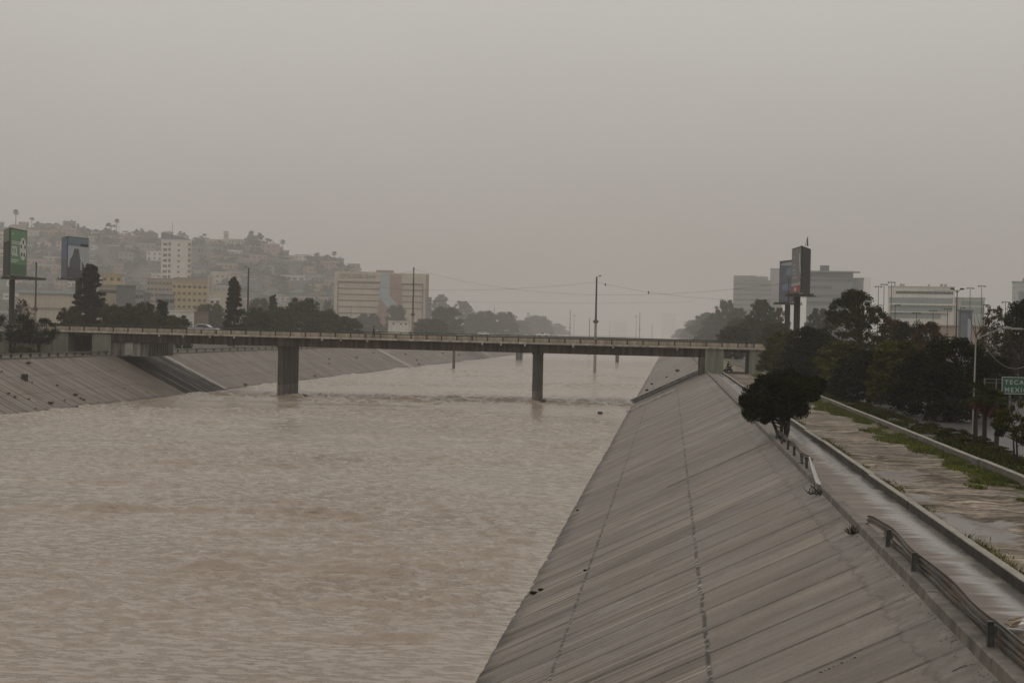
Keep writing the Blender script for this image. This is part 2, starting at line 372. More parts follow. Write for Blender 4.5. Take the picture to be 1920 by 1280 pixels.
def put(name, me, parent=None, loc=(0, 0, 0), rz=0):
    o = bpy.data.objects.new(name, me); COL.objects.link(o); o.location = loc; o.rotation_euler = (0, 0, rz)
    if parent: o.parent = parent
    return o
def raw(name, V, Fc, m, smooth=False):
    me = bpy.data.meshes.new(name); me.from_pydata(V, [], Fc); me.materials.append(m)
    if smooth: me.polygons.foreach_set('use_smooth', [True] * len(me.polygons))
    return me
LABELS = {}
def tag(o, label, cat, group=None):
    o['label'] = label; o['category'] = cat
    if group: o['group'] = group
    if label in LABELS and not group: print('DUPLICATE LABEL', label)
    LABELS[label] = LABELS.get(label, 0) + 1
    return o
def thing(name, label, cat, loc=(0, 0, 0), rz=0, group=None):
    return tag(put(name, None, None, loc, rz), label, cat, group)
def struct(o, kind='structure'): o['kind'] = kind; return o
def text(name, s, size, m, parent, loc, rot=(math.pi / 2, 0, 0), depth=.02, align='LEFT', sx=1):
    c = bpy.data.curves.new(name, 'FONT'); c.body = s; c.size = size; c.extrude = depth; c.align_x = align
    c.offset = size * (.035 if s == 'GOL' else .012); c.materials.append(m); o = bpy.data.objects.new(name, c); COL.objects.link(o)
    if parent.name.startswith('road_sign'): c.space_character = 1.35
    dg = bpy.context.evaluated_depsgraph_get(); me = bpy.data.meshes.new_from_object(o.evaluated_get(dg)); bpy.data.objects.remove(o)
    o = bpy.data.objects.new(name, me); COL.objects.link(o)
    o.location = loc; o.rotation_euler = rot; o.scale = (sx, 1, 1); o.parent = parent; return o

# ================================================================== SETTING
ZB = 5.06                        # ground level behind the banks
YB = 215.0                       # near face of the road bridge
WX = -5.47                       # waterline of the near bank
BANK_P = Vector((WX, 0, 0)); BANK_N = Vector((-ZB, 0, 5.08 - WX)).normalized()
BANK = bank_material('bank_concrete', (.192, .168, .141))
BANKL = bank_material('far_bank_concrete', (.172, .148, .122), False)
def bz(x): return (x - WX) / (5.08 - WX) * ZB

def strip(name, prof, ys, m, kind='structure'):
    V = []; Fc = []; n = len(prof)
    for y in ys: V += [(x, y, z) for x, z in prof]
    for j in range(len(ys) - 1):
        for k in range(n - 1):
            a = j * n + k; Fc.append((a, a + 1, a + n + 1, a + n))
    o = put(name, raw(name, V, Fc, m)); return struct(o, kind)
YS = [-30, 0, 60, 120, 180, 260, 400, 700, 1200, 2200]
strip('right_bank', [(-9.0, bz(-9)), (WX, 0), (5.2, bz(5.2))], YS, BANK)
LT = -82.9; LW = -71.4; ZL = 5.7
strip('left_bank', [(LT, ZL), (LW, 0), (LW + 4, -1.95)], YS, BANKL)
struct(MB().quad((-90, -40, -1.2), (0, -40, -1.2), (0, 9500, -1.2), (-90, 9500, -1.2)).build('river_bed', mat('silt', (.2, .16, .12))))

GROUND = mat('wet_waste_ground', (.085, .075, .058), .8, .4, .15, bump=.4, col2=(.055, .06, .03))
ASPH = mat('wet_asphalt', (.07, .065, .062), .4, .3, .25, spec=.5, fine=.1)
strip('ground', [(13.0, ZB + .02), (14.9, ZB + .04), (15.1, ZB - .06), (60, ZB - .08), (2200, ZB - .08)], YS + [2500, 9500], GROUND)
strip('left_ground', [(-2200, ZL - .02), (-86, ZL - .02), (LT - .3, ZL - .02)], YS + [2500, 9500], GROUND)
struct(MB().quad((15.6, -30, ZB - .03), (31, -30, ZB - .03), (31, 2200, ZB - .03), (15.6, 2200, ZB - .03)).build('road', ASPH))
struct(MB().quad((5.3, -30, ZB - .03), (7.42, -30, ZB - .03), (7.42, 2200, ZB - .03), (5.3, 2200, ZB - .03)).build('path', path_material()))
# muddy track, gently rutted
V = []; Fc = []; xs = np.linspace(7.52, 13.02, 18); ys = np.concatenate([np.arange(-30, 230, 1.5), np.array([260, 300, 400, 600, 1000, 2200])])
for y in ys:
    for x in xs:
        rut = -.05 * math.exp(-((x - 9.2) / .25) ** 2) - .05 * math.exp(-((x - 10.9) / .25) ** 2)
        V.append((x, y, ZB + .0 + rut + .035 * math.sin(x * 2.1 + y * .37) * math.sin(y * .23 + x) - .02))
for j in range(len(ys) - 1):
    for k in range(17):
        a = j * 18 + k; Fc.append((a, a + 1, a + 19, a + 18))
struct(put('dirt_road', raw('dirt_road', V, Fc, dirt_material(), True)))

# ---- water
rng = np.random.default_rng(5)
def water():
    ys = [28.0]
    while ys[-1] < 430: ys.append(ys[-1] + .105 + max(0, ys[-1] - 45) * .00125)
    ys += [433, 437, 442, 448, 455, 463, 472, 482, 493, 505, 520, 540, 565, 600, 700, 900, 1300, 2200]
    ys = np.array(ys); nc = 470; u = np.linspace(0, 1, nc)
    wid = np.minimum(73.0, .47 * ys + 14)
    X = -3.6 - u[None, :] * wid[:, None]; Y = np.repeat(ys[:, None], nc, 1)
    res = np.maximum(np.gradient(ys), wid / nc)[:, None]
    H = np.zeros_like(X); patch = np.zeros_like(X)
    for _ in range(9):
        k = 2 * np.pi / rng.uniform(10, 60); th = rng.uniform(0, 2 * np.pi)
        patch += np.sin(k * (X * .55 * np.cos(th) + Y * np.sin(th)) + rng.uniform(0, 7))
    patch = np.clip(.62 + .16 * patch, .3, 1.15)
    rap = np.exp(-((Y - (YB + 2 + 2 * np.sin(X * .13))) / 4.0) ** 2) * .9
    for q in range(120):
        lam = .45 * (9 ** (rng.random() ** 1.15)); th = np.pi / 2 + rng.normal(0, .33)
        k = 2 * np.pi / lam
        ph = k * (X * np.cos(th) + Y * np.sin(th)) + rng.uniform(0, 2 * np.pi)
        ph += 2.2 * np.sin(X * rng.uniform(.3, 1.3) / lam ** .6 + rng.uniform(0, 7)) + 1.2 * np.sin(Y * rng.uniform(.05, .4) / lam ** .5 + rng.uniform(0, 7))
        att = np.clip((lam / res - 1.7) / 1.8, 0, 1)
        env = np.clip(1.7 * np.sin(X * rng.uniform(.5, 2.2) / lam ** .7 + 1.5 * np.sin(Y * .3 + q) + rng.uniform(0, 7)) * np.sin(Y * rng.uniform(.15, .7) / lam ** .5 + rng.uniform(0, 7)) - .45, 0, 1)
        c4 = np.clip(np.sin(ph), 0, 1) ** 3
        H += att * env * (.023 if q % 4 else .034) * lam ** .8 * c4
    for q in range(14):
        lam = rng.uniform(4, 11); th = np.pi / 2 + rng.normal(0, .5); k = 2 * np.pi / lam
        H += .007 * np.sin(k * (X * np.cos(th) + Y * np.sin(th)) + rng.uniform(0, 7) + 1.2 * np.sin(X * .2 + q))
    H *= (patch + rap) * np.clip((-5.0 - X) / 2.2, .28, 1)
    def roller(y0, x0, x1, a, wdt):
        yy = y0 + .5 * np.sin(X * .35 + y0) + .3 * np.sin(X * .9 + 2 * y0)
        m = np.clip((X - x0) / 3, 0, 1) * np.clip((x1 - X) / 3, 0, 1)
        return a * 1.35 * m * np.exp(-((Y - yy) / (wdt * .6)) ** 2) * (.8 + .35 * np.sin(X * .8 + y0) * np.sin(X * .31 + 1))
    for y0, x0, x1, a, wd in ((79, -37, -14, .26, .8), (76, -46, -27, .24, .8), (92, -44, -30, .22, .9), (71, -24, -12, .2, .7), (66, -15, -7, .18, .6),
                              (61, -22, -9, .18, .6), (54, -16, -7, .17, .5), (107, -40, -24, .2, 1.2), (126, -46, -28, .22, 1.5), (140, -34, -12, .22, 1.6), (150, -60, -40, .22, 1.8), (116, -22, -9, .18, 1.2), (48, -13, -6, .13, .45),
                              (180, -60, -20, .22, 2.2), (166, -40, -10, .2, 1.8), (197, -66, -30, .22, 2.2)):
        H += roller(y0, x0, x1, a, wd)
    ridge = YB + 1.0 + 1.2 * np.sin(X * .21) + .6 * np.sin(X * .7)
    H += np.clip(.25 + .2 * np.sin(X * 1.3) * np.sin(X * .47 + 1), .06, .5) * np.exp(-((Y - ridge) / np.where(Y < ridge, .9, 2.2)) ** 2)
    H += .16 * np.exp(-((Y - ridge - 8) / 2.4) ** 2) * (1 + .7 * np.sin(X * .9) * np.sin(X * .33))
    for yb_ in (391, 440, 520): H += .25 * np.exp(-((Y - yb_ - 2 * np.sin(X * .1)) / 5) ** 2)
    nr = len(ys); V = np.stack([X, Y, H], -1).reshape(-1, 3).astype(np.float32)
    r, c = np.meshgrid(np.arange(nr - 1), np.arange(nc - 1), indexing='ij')
    a = (r * nc + c).ravel(); Fc = np.stack([a, a + nc, a + nc + 1, a + 1], -1).astype(np.int32)
    me = bpy.data.meshes.new('water'); me.vertices.add(len(V)); me.vertices.foreach_set('co', V.ravel())
    me.loops.add(Fc.size); me.loops.foreach_set('vertex_index', Fc.ravel()); me.polygons.add(len(Fc))
    me.polygons.foreach_set('loop_start', np.arange(0, Fc.size, 4, dtype=np.int32)); me.polygons.foreach_set('use_smooth', np.ones(len(Fc), bool))
    me.update(calc_edges=True); me.validate(); me.materials.append(MATS['muddy_water'])
    print('WATER', V.shape, 'std', H[200:900].std(), 'slope', np.abs(np.diff(H, axis=0) / np.diff(ys)[:, None])[200:900].mean())
    return me
water_material()
struct(put('water', water()))
struct(MB().quad((-78, -40, -.55), (-3, -40, -.55), (-3, 2200, -.55), (-78, 2200, -.55)).build('water_sheet', MATS['muddy_water']))

# ---- kerb along the top of the near bank
kerb = thing('concrete_kerb', 'long low concrete kerb along the top edge of the near sloping bank', 'kerb')
seg = MB().prism([(5.06, 4.7), (5.10, 5.275), (5.125, 5.30), (5.36, 5.30), (5.385, 5.275), (5.385, 4.8)], 'y', .012, 5.988).mesh('kerb_section', CONC)
y = -18.0; k = 0
while y < YB - 3:
    o = put('kerb_section', seg, kerb, (R.uniform(-.012, .012), y, R.uniform(-.015, .01))); y += 6
# broken mortar and grit shoulder where the bank meets the kerb
def rubble(name, n, fx, sz, m, parent=None):
    b = MB()
    for _ in range(n):
        c = Vector(fx()); s = R.uniform(*sz); i = len(b.v)
        for dx, dy, dz in ((1, 0, 0), (0, 1, 0), (-1, 0, 0), (0, -1, 0), (0, 0, 1), (0, 0, -1)):
            b.v.append(tuple(c + Vector((dx, dy, dz * .6)) * s * R.uniform(.5, 1.4)))
        for q in ((0, 1, 4), (1, 2, 4), (2, 3, 4), (3, 0, 4), (1, 0, 5), (2, 1, 5), (3, 2, 5), (0, 3, 5)): b.f.append(tuple(i + t for t in q))
    return b.build(name, m, parent)
def kx():
    y = R.uniform(16, 120); x = 5.04 - abs(R.gauss(0, .10)); return (x, y, bz(x) + .0)
GRIT = mat('grit', (.085, .072, .06), .9, .4, 3)
struct(rubble('gravel', 900, kx, (.006, .026), GRIT), 'stuff')

# ---- low wall between path and track
wall = thing('low_wall', 'low concrete wall dividing the wet footpath from the muddy track', 'wall')
def wall_seg(L_, m=WALLD): return MB().prism([(0, -.4), (0, .225), (.19, .225), (.19, -.4)], 'y', .03, L_ - .03).mesh('wall_section', m)
def cope_seg(L_, h0, h1, wd): return MB().prism([(-.008, h0), (-.008, h1 - .012), (.01, h1), (wd - .01, h1), (wd + .008, h1 - .012), (wd + .008, h0)], 'y', .028, L_ - .028).mesh('coping', COPE)
cp9 = cope_seg(9.0, .2255, .26, .19); cp12 = cope_seg(11.98, .2555, .29, .22)
w9 = wall_seg(9.0); y = -16.0
while y < YB - 4:
    o = put('wall_section', w9, wall, (7.37 + R.uniform(-.03, .03), y, ZB - .03 + R.uniform(-.03, .02))); o.rotation_euler = (R.uniform(-.003, .003), R.uniform(-.02, .02), R.uniform(-.004, .004)); put('coping', cp9, o); y += 9
wall2 = thing('boundary_wall', 'grey concrete wall along the far side of the muddy track, below the trees', 'wall')
w12 = MB().prism([(0, -.4), (0, .255), (.22, .255), (.22, -.4)], 'y', .02, 11.98).mesh('wall_section', CONC)
y = 40.0
while y < YB - 4:
    o = put('wall_section', w12, wall2, (12.85 + R.uniform(-.03, .03), y, ZB)); o.rotation_euler = (R.uniform(-.002, .002), R.uniform(-.015, .015), 0); put('coping', cp12, o); y += 12

# ---- grass beside the track
def blades(n, fpos, h, wd, lean=.5):
    V = []; Fc = []
    for _ in range(n):
        p = fpos()
        if p is None: continue
        x, y, z = p; a = R.uniform(0, 6.28); hh = R.uniform(.5, 1) * h; ww = R.uniform(.5, 1) * wd
        dx, dy = math.cos(a) * ww, math.sin(a) * ww; lx, ly = R.gauss(0, lean) * hh, R.gauss(0, lean) * hh
        i = len(V); V += [(x - dx, y - dy, z), (x + dx, y + dy, z), (x + lx, y + ly, z + hh)]; Fc.append((i, i + 1, i + 2))
    return V, Fc
def patchy(x, y, s=1.0):
    return math.sin(x * 1.7 * s + y * .31) + math.sin(y * .83 - x * 2.3) + math.sin(y * .17 + 2) + .8 * math.sin(y * 2.1 + x * 4)
def gpos():
    y = 50 + 165 * R.random() ** 1.5; lim = 11.55 + .45 * math.sin(y * .21) + .3 * math.sin(y * .77)
    x = R.uniform(lim - .3, 12.85)
    if patchy(x, y) < -.8 or R.random() > (x - lim + .35) / .5: return None
    return (x, y, ZB - .05)
V, Fc = blades(70000, gpos, .17, .035)
struct(put('grass', raw('grass', V, Fc, LEAF_GR)), 'stuff')
def gpos2():
    y = 22 + 110 * R.random(); x = 7.58 + abs(R.gauss(0, .22))
    if patchy(x * .3, y) < .1: return None
    return (x, y, ZB - .04)
V, Fc = blades(26000, gpos2, .16, .03)
struct(put('grass', raw('grass', V, Fc, leafmat('dull_grass', (.085, .085, .03)))), 'stuff')
def gpos3():
    y = 55 + 160 * R.random(); x = R.uniform(13.1, 15.6)
    return (x, y, ZB) if patchy(x, y) > -.9 else None
V, Fc = blades(26000, gpos3, .3, .05)
struct(put('grass', raw('grass', V, Fc, LEAF_OL)), 'stuff')

# ================================================================== ROAD BRIDGE
BZ = lambda x: 8.72 + (-.0042) * (x + 40)          # deck edge height falls slightly to the right
XL = at_y(100, 620, YB).x; XR = at_y(1480, 650, YB).x
bridge = thing('road_bridge', 'long concrete road bridge crossing the muddy river on two wall piers', 'bridge')
def slab(name, x0, x1, y0, y1, dz0, dz1, m, parent, bevel=0):
    b = MB(); b.box(x0, x1, y0, y1, 0, 1)
    b.v = [(x, y, BZ(x) + (dz0 if z == 0 else dz1)) for x, y, z in b.v]
    return b.build(name, m, parent, bevel=bevel)
xa = at_y(209, 640, YB).x; xb = at_y(1321, 660, YB).x
slab('deck', XL - 8, XR + 10, YB - .35, YB + 12.35, -.02, .24, LEDGE, bridge)
rd = slab('roadway', XL - 8, XR + 10, YB + 1.7, YB + 10.3, .244, .26, ASPH, bridge)
for gy in (0.25, 3.4, 6.6, 9.8):
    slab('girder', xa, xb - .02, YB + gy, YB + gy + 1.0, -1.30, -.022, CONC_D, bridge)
# cross beam ends showing on the outer girder face
for i in range(9):
    x = xa + (xb - xa) * (i + .5) / 9
    slab('stiffener', x - .18, x + .18, YB + .12, YB + .248, -1.24, -.03, CONC_D, bridge)
for px in (540.5, 1008.5):
    c = at_y(px, 700, YB + 6).x
    p = MB().prism([(c - .38, YB + 1.2), (c, YB + .75), (c + .38, YB + 1.2), (c + .38, YB + 10.8), (c, YB + 11.2), (c - .38, YB + 10.8)], 'z', -1.2, BZ(c) - 1.302)
    p.build('pier', CONC_P, bridge, bevel=.03)
    p2_ = MB().prism([(c - .385, YB + 1.197), (c, YB + .745), (c + .385, YB + 1.197), (c + .385, YB + 10.803), (c, YB + 11.205), (c - .385, YB + 10.803)], 'z', -.2, 1.75)
    p2_.build('stain_band', mat('bleached_concrete', (.15, .135, .118), .8, .4, 1.2, streak=.4), bridge)
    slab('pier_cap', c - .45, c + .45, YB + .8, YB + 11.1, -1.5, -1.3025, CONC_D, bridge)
for side, yb0, yb1 in (('near', YB + 1.35, YB + 1.62), ('far', YB + 10.4, YB + 10.67)):
    bar = slab('barrier', XL - 8, XR + 10, yb0, yb1, .242, .86, BEIGE, bridge)
    slab('barrier_rail', XL - 8, XR + 10, yb0 + .08, yb0 + .17, 1.12, 1.21, GREENR, bridge)
    x = XL - 7; n = 0
    pm = MB().box(-.04, .04, -.04, .04, 0, .28).mesh('rail_post', GREENR)
    while x < XR + 9.5:
        put('rail_post', pm, bar, (x, yb0 + .125, BZ(x) + .858)); x += 3.3
rail = slab('railing', XL - 8, XR + 10, YB - .28, YB - .22, .83, .90, STEEL_D, bridge)
slab('lower_rail', XL - 8, XR + 10, YB - .265, YB - .235, .36, .39, STEEL_D, rail)
pmesh = MB().box(-.10, .10, -.07, .07, 0, .595).mesh('post', STEEL_D)
x0 = at_y(105, 620, YB).x; dx = 2.245; n = 0; x = x0
while x < XR + 10 and n < 60:
    put('post', pmesh, rail, (x, YB - .25, BZ(x) + .238)); n += 1; x += dx
rail2 = slab('railing', XL - 8, XR + 10, YB + 12.2, YB + 12.26, .83, .90, STEEL_D, bridge)
# stains: drain spouts below the ledge
sp = MB().box(-.12, .12, -.05, .05, -.42, -.0).mesh('drain_spout', LEDGE)
for i, px in enumerate((300, 345, 395, 440, 605, 640, 690, 905, 940, 985, 1075, 1150, 1270)):
    c = at_y(px, 640, YB).x; put('drain_spout', sp, bridge, (c, YB - .41, BZ(c) + .1))
GW = board_wall()
# left abutment
xl1 = at_y(40, 640, YB).x; xo0 = at_y(128, 640, YB).x; xo1 = at_y(173, 640, YB).x; xw = at_y(208, 640, YB).x
ab = MB(); ab.box(xl1 - 12, xo0, YB - .1, YB + 12, ZL - 1, 8.84); ab.box(xo1, xw, YB - .1, YB + 12, ZL - 1, 8.72)
ab.build('left_abutment', GW, bridge)
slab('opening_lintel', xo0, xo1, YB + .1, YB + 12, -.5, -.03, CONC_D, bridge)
MB().box(xo0, xo1, YB + 11, YB + 11.9, ZL - 1, 8.4).build('underpass_shade_back', POLE_D, bridge)  # near-black end wall closing the passage, paints the opening's inner shade
x1 = at_y(275, 655, YB).x
MB().prism([(xw + .003, YB + .6), (x1, YB + .6), (x1, YB + 12), (xw + .003, YB + 12)], 'z', 5.5, BZ(x1) - 1.304).build('abutment_seat', mat('streaked_concrete', (.17, .155, .135), .8, .25, .6, streak=.8), bridge)
MB().box(at_y(234, 650, YB).x - .12, at_y(247, 650, YB).x, YB + .45, YB + .597, 5.7, BZ(x1) - 1.31).build('pilaster', CONC_L, bridge)
# right abutment
xr0 = at_y(1322, 670, YB).x; xr1 = at_y(1357, 670, YB).x; xr2 = at_y(1405, 670, YB).x
rb = MB(); rb.box(xr0, xr1, YB - .1, YB + 12, ZB - 2.2, BZ(xr0) - .023); rb.box(xr2, xr2 + 14, YB - .1, YB + 12, ZB - .4, BZ(xr2) - .08)
rb.build('right_abutment', GW, bridge)
MB().box(xr0 - .75, xr0 - .005, YB + .0, YB + 12, ZB - 2.5, BZ(xr0) - 1.304).build('abutment_corner', CONC_P, bridge)
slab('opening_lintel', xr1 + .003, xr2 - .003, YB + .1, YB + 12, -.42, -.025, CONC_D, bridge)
MB().box((xr0 + xr1) / 2 + .2, (xr0 + xr1) / 2 + .24, YB - .14, YB - .1, ZB, BZ(xr0) - .05).build('joint_strip', STEEL_D, bridge)

# second bridge further up the river
b2 = thing('far_bridge', 'far concrete bridge whose grey piers show beneath the nearer bridge', 'bridge')
YB2 = 565.0
MB().box(-112, 20, YB2, YB2 + 12, 7.6, 8.9).build('deck', CONC_D, b2)
for px, hw in ((973, .85), (1157, .5)):
    c = at_y(px, 670, YB2 + 5).x
    MB().box(c - hw, c + hw, YB2 + 1, YB2 + 11, -1, 7.6).build('pier', CONC_P, b2, bevel=.2)
pil = MB(); c = at_z(850.5, 692, 0)
pil.tube((c.x, c.y, -1), (c.x, c.y, 7.4), .38, .34, 10)
tag(pil.build('concrete_column', CONC_P), 'thin grey concrete column standing in the river left of midstream, behind the bridge', 'column')

# ================================================================== BANK DETAILS
def on_bank(px, py): return at_plane(px, py, BANK_P, BANK_N)
LB_P = Vector((LW, 0, 0)); LB_N = Vector((ZL, 0, LW - LT)).normalized()
def on_left(px, py): return at_plane(px, py, LB_P, LB_N)
def bank_beam(x0, x1, y0, y1, d, w0=None):       # a raised strip lying on the near bank
    b = MB()
    p = [Vector((x0, y0, bz(x0))), Vector((x1, y1, bz(x1)))]
    return p
def slope_box(name, A, B, wd, hgt, m, nrm, parent=None, lower=.05):
    A = Vector(A); B = Vector(B); d = (B - A).normalized(); s = d.cross(nrm).normalized() * wd / 2
    b = MB(); i = 0
    b.v = [tuple(q) for q in (A - s - nrm * lower, A + s - nrm * lower, B + s - nrm * lower, B - s - nrm * lower, A - s + nrm * hgt, A + s + nrm * hgt, B + s + nrm * hgt, B - s + nrm * hgt)]
    b.f = [(3, 2, 1, 0), (4, 5, 6, 7), (0, 1, 5, 4), (1, 2, 6, 5), (2, 3, 7, 6), (3, 0, 4, 7)]
    return b.build(name, m, parent)
DARKC = mat('dark_concrete', (.035, .031, .028), .55, .3, .5, spec=.5, streak=.2)
# drainage chute on the near bank just before the bridge
ch = thing('drain_chute', 'concrete drain chute with dark gutter down the near bank beside the bridge', 'drain')
A = on_bank(1188, 757); B = on_bank(1316, 691)
yc = (A.y + B.y) / 2
pa = Vector((WX - .4, yc - 3, bz(WX - .4))); pb = Vector((4.9, yc - 3, bz(4.9)))
slope_box('gutter_floor', pa, pb, 5.0, .02, DARKC, BANK_N, ch)  # near-black floor paints the recess and the ridge's shadow line into the colour
slope_box('side_wall', pa + Vector((0, 4.2, 0)), pb + Vector((0, 4.2, 0)), 3.2, .42, CONC_L, BANK_N, ch)
slope_box('side_wall', pa + Vector((0, -4.0, 0)), pb + Vector((0, -4.0, 0)) * 1, .9, .14, CONC, BANK_N, ch)
A = on_bank(1172, 774); B = on_bank(1268, 727)
sl = thing('concrete_sill', 'pale concrete sill on the near bank in front of the drain chute', 'sill')
slope_box('sill', Vector((A.x, A.y, A.z)), Vector((B.x, A.y, B.z)), 2.6, .16, CONC_L, BANK_N, sl)
cb = thing('concrete_rib', 'narrow raised concrete rib running down the near bank below the round tree', 'rib')
A = on_bank(1441, 829); slope_box('rib', Vector((A.x - 5.0, A.y, bz(A.x - 5.0))), Vector((5.0, A.y, bz(5.0))), .5, .03, mat('rib_concrete', (.17, .15, .13)), BANK_N, cb)

# wet far-bank outfall under the bridge; near-black colour also holds shade below the seat
of = thing('wet_outfall', 'dark wet outfall streaked with runoff on the left bank under the bridge', 'drain')
def lpt(z, y): return Vector((LW - (LW - LT) * z / ZL, y, z))
def lstrip(name, ya, yb, m, hgt, parent, z0=0.0, z1=None):
    z1 = ZL - .12 if z1 is None else z1
    A = lpt(z0, (ya + yb) / 2); B = lpt(z1, (ya + yb) / 2)
    return slope_box(name, A, B, abs(yb - ya), hgt, m, LB_N, parent)
m, t, b = node_mat('runoff'); g = NG(t); geo = g.n('ShaderNodeNewGeometry'); P = geo.outputs['Position']
st = g.noise(P, 1.0, 4, (.05, 1.0, .05), .7)
g.l(g.mix(g.mr(st, .53, .60, 0, 1), (.016, .014, .012), (.25, .235, .215)), b.inputs['Base Color']); b.inputs['Roughness'].default_value = .7; b.inputs['Specular IOR Level'].default_value = .08
lstrip('runoff_sheet', YB + 1, YB + 19, m, .03, of)
lstrip('dark_stain', YB - 9, YB + .9, mat('damp_stain', (.125, .104, .084), .6, .35, .25), .015, of)
lstrip('outfall_kerb', YB + 19.3, YB + 21, CONC_L, .22, of)
def stairs(y0, label):
    s = thing('bank_stairs', label, 'stairs')
    lstrip('side_kerb', y0, y0 + 1.2, CONC_L, .25, s)
    lstrip('flight', y0 + 1.5, y0 + 9, CONC_L, .06, s)
    lstrip('side_kerb', y0 + 9.3, y0 + 10.5, CONC_L, .25, s)
    lstrip('channel', y0 + 11, y0 + 13, DARKC, .02, s)
def yl_of(px): # where on the top edge of the left bank a pixel column falls
    d = ray(px, hor(px) + 20); return CAM.y + d.y * (LT / d.x)
stairs(yl_of(690), 'pale stair flight and gutter down the left bank behind the left bridge pier')
stairs(yl_of(868), 'farther pale stair flight down the left bank, near midstream column')
# drain outlet box
c = on_left(46, 712)
dr = thing('drain_outlet', 'small black box shaped drain outlet sticking out of the left bank', 'drain', c)
MB().box(-.28, .28, -.4, .4, -.3, .72).build('hood', POLE_D, dr, bevel=.04)
MB().box(-.34, .34, -.46, -.4, -.35, .05).build('sill', CONC_D, dr)

# weeds on banks: small tussocks
def tussock(seed, n=160, r=.3, h=.45, m=None, wd=.03):
    rr = random.Random(seed); V = []; Fc = []
    for _ in range(n):
        a = rr.uniform(0, 6.28); q = r * .35 * rr.random(); x, y = q * math.cos(a), q * math.sin(a)
        el = rr.uniform(.3, 1.4); ll = h * rr.uniform(.5, 1.2); a2 = rr.uniform(0, 6.28)
        tip = (x + math.cos(a) * math.cos(el) * ll * r / h * 1.2, y + math.sin(a) * math.cos(el) * ll * r / h * 1.2, math.sin(el) * ll)
        dx, dy = math.cos(a2) * wd, math.sin(a2) * wd; i = len(V)
        mid = ((x + tip[0]) / 2, (y + tip[1]) / 2, tip[2] * .6)
        V += [(x, y, 0), (mid[0] + dx, mid[1] + dy, mid[2]), tip, (mid[0] - dx, mid[1] - dy, mid[2])]; Fc.append((i, i + 1, i + 2, i + 3))
    return raw('weed_tussock', V, Fc, m)
TUS = [tussock(s, 170, .5, .5, [LEAF_DRY, LEAF_BR, LEAF_DRY][s % 3], .035) for s in range(6)]
wl = [(23, 667, 1.6, 'yellowish weed clump at the top edge of the left bank'), (53, 682, 1.5, 'brown weed clump high on the left bank above the black drain outlet'),
      (3, 697, .7, 'small weed at the extreme left of the left bank'), (60, 717, .6, 'tiny weed just right of the black drain outlet'),
      (107, 723, .8, 'small dark weed midway down the left bank'), (141, 741, 1.5, 'broad brown weed near the lower joint of the left bank'),
      (151, 747, .9, 'green weed just under the broad brown weed'), (157, 750, 1.1, 'rusty weed with a trailing stalk below the broad brown weed'),
      (95, 757, 1.6, 'largest brown weed clump low on the left bank'), (16, 738, .9, 'round dark weed left on the lower left bank'),
      (28, 745, .9, 'round dark weed right of another on the lower left bank'), (54, 748, .7, 'small reddish weed on the lower joint line'),
      (121, 751, .7, 'small dark weed between two brown clumps on the left bank'), (144, 763, .9, 'dark weed close to the waterline of the left bank'),
      (170, 758, .6, 'tiny dark weed at the waterline right of the brown clumps'), (185, 755, .6, 'tiny weed farther along the left waterline'),
      (67, 766, .6, 'tiny weed lowest on the left bank near the frame edge'), (233, 728, .6, 'lone small weed beyond the pale scratch on the left bank'),
      (275, 736, .5, 'tiny weed above rippling water near the wet outfall'), (207, 681, .5, 'tiny weed high on the bank near the bridge abutment')]
for i, (px, py, s, lb) in enumerate(wl):
    o = put('weed', TUS[i % 6], None, on_left(px, py), R.uniform(0, 6)); o.scale = (s * .5, s * .5, s * .4); tag(o, lb, 'weed', 'weeds growing on the left bank')
wl2 = [(668, 671, .9), (617, 674, .6), (760, 665, .8), (860, 666, 1.2), (785, 683, 1.0), (781, 676, .7), (617, 682, .6), (460, 722, .8), (830, 662, .8), (400, 724, .6), (590, 705, .7), (700, 662, .7)]
for i, (px, py, s) in enumerate(wl2):
    o = put('weed', TUS[(i + 2) % 6], None, on_left(px, py), R.uniform(0, 6)); o.scale = (s * 1.0, s * 1.0, s * .8)
    tag(o, 'dark weed tuft dotting the left bank beyond the bridge', 'weed', 'weed tufts on the left bank beyond the bridge')
GRW = tussock(21, 260, .45, .5, LEAF_OL, .045)
for (px, py, s, lb) in ((1000, 1114, .65, 'green sprouting weed low on the near bank, left one of a pair'), (1014, 1107, .5, 'smaller green weed beside another on the near bank'),
                    (1097, 1070, .35, 'weed sprout on the lower long joint of the near bank'), (1083, 957, .4, 'small dark weed near the water on the near bank')):
    o = put('weed', GRW, None, on_bank(px, py), R.uniform(0, 6)); o.scale = (s * .5, s * .5, s * .45); tag(o, lb, 'weed', 'weeds growing on the near bank')
for (px, py, s, lb) in ((1270, 697, 1.6, 'dark bush tuft on the pale edge above the drain chute'), (1222, 721, 1.0, 'round weed on the bank beyond the drain chute, upper one'),
                    (1213, 733, 1.1, 'round weed on the bank beyond the drain chute, lower one'), (1250, 708, .8, 'small upright weed beside the drain chute wall')):
    o = put('weed', GRW, None, on_bank(px, py), R.uniform(0, 6)); o.scale = (s * .6, s * .6, s * .7); tag(o, lb, 'weed', 'weeds growing on the near bank')
o = put('dry_shrub', tussock(33, 90, .22, .28, LEAF_BR, .012), None, on_bank(1597, 1002), 0); tag(o, 'dry brown twiggy shrub at the foot of the kerb', 'shrub')
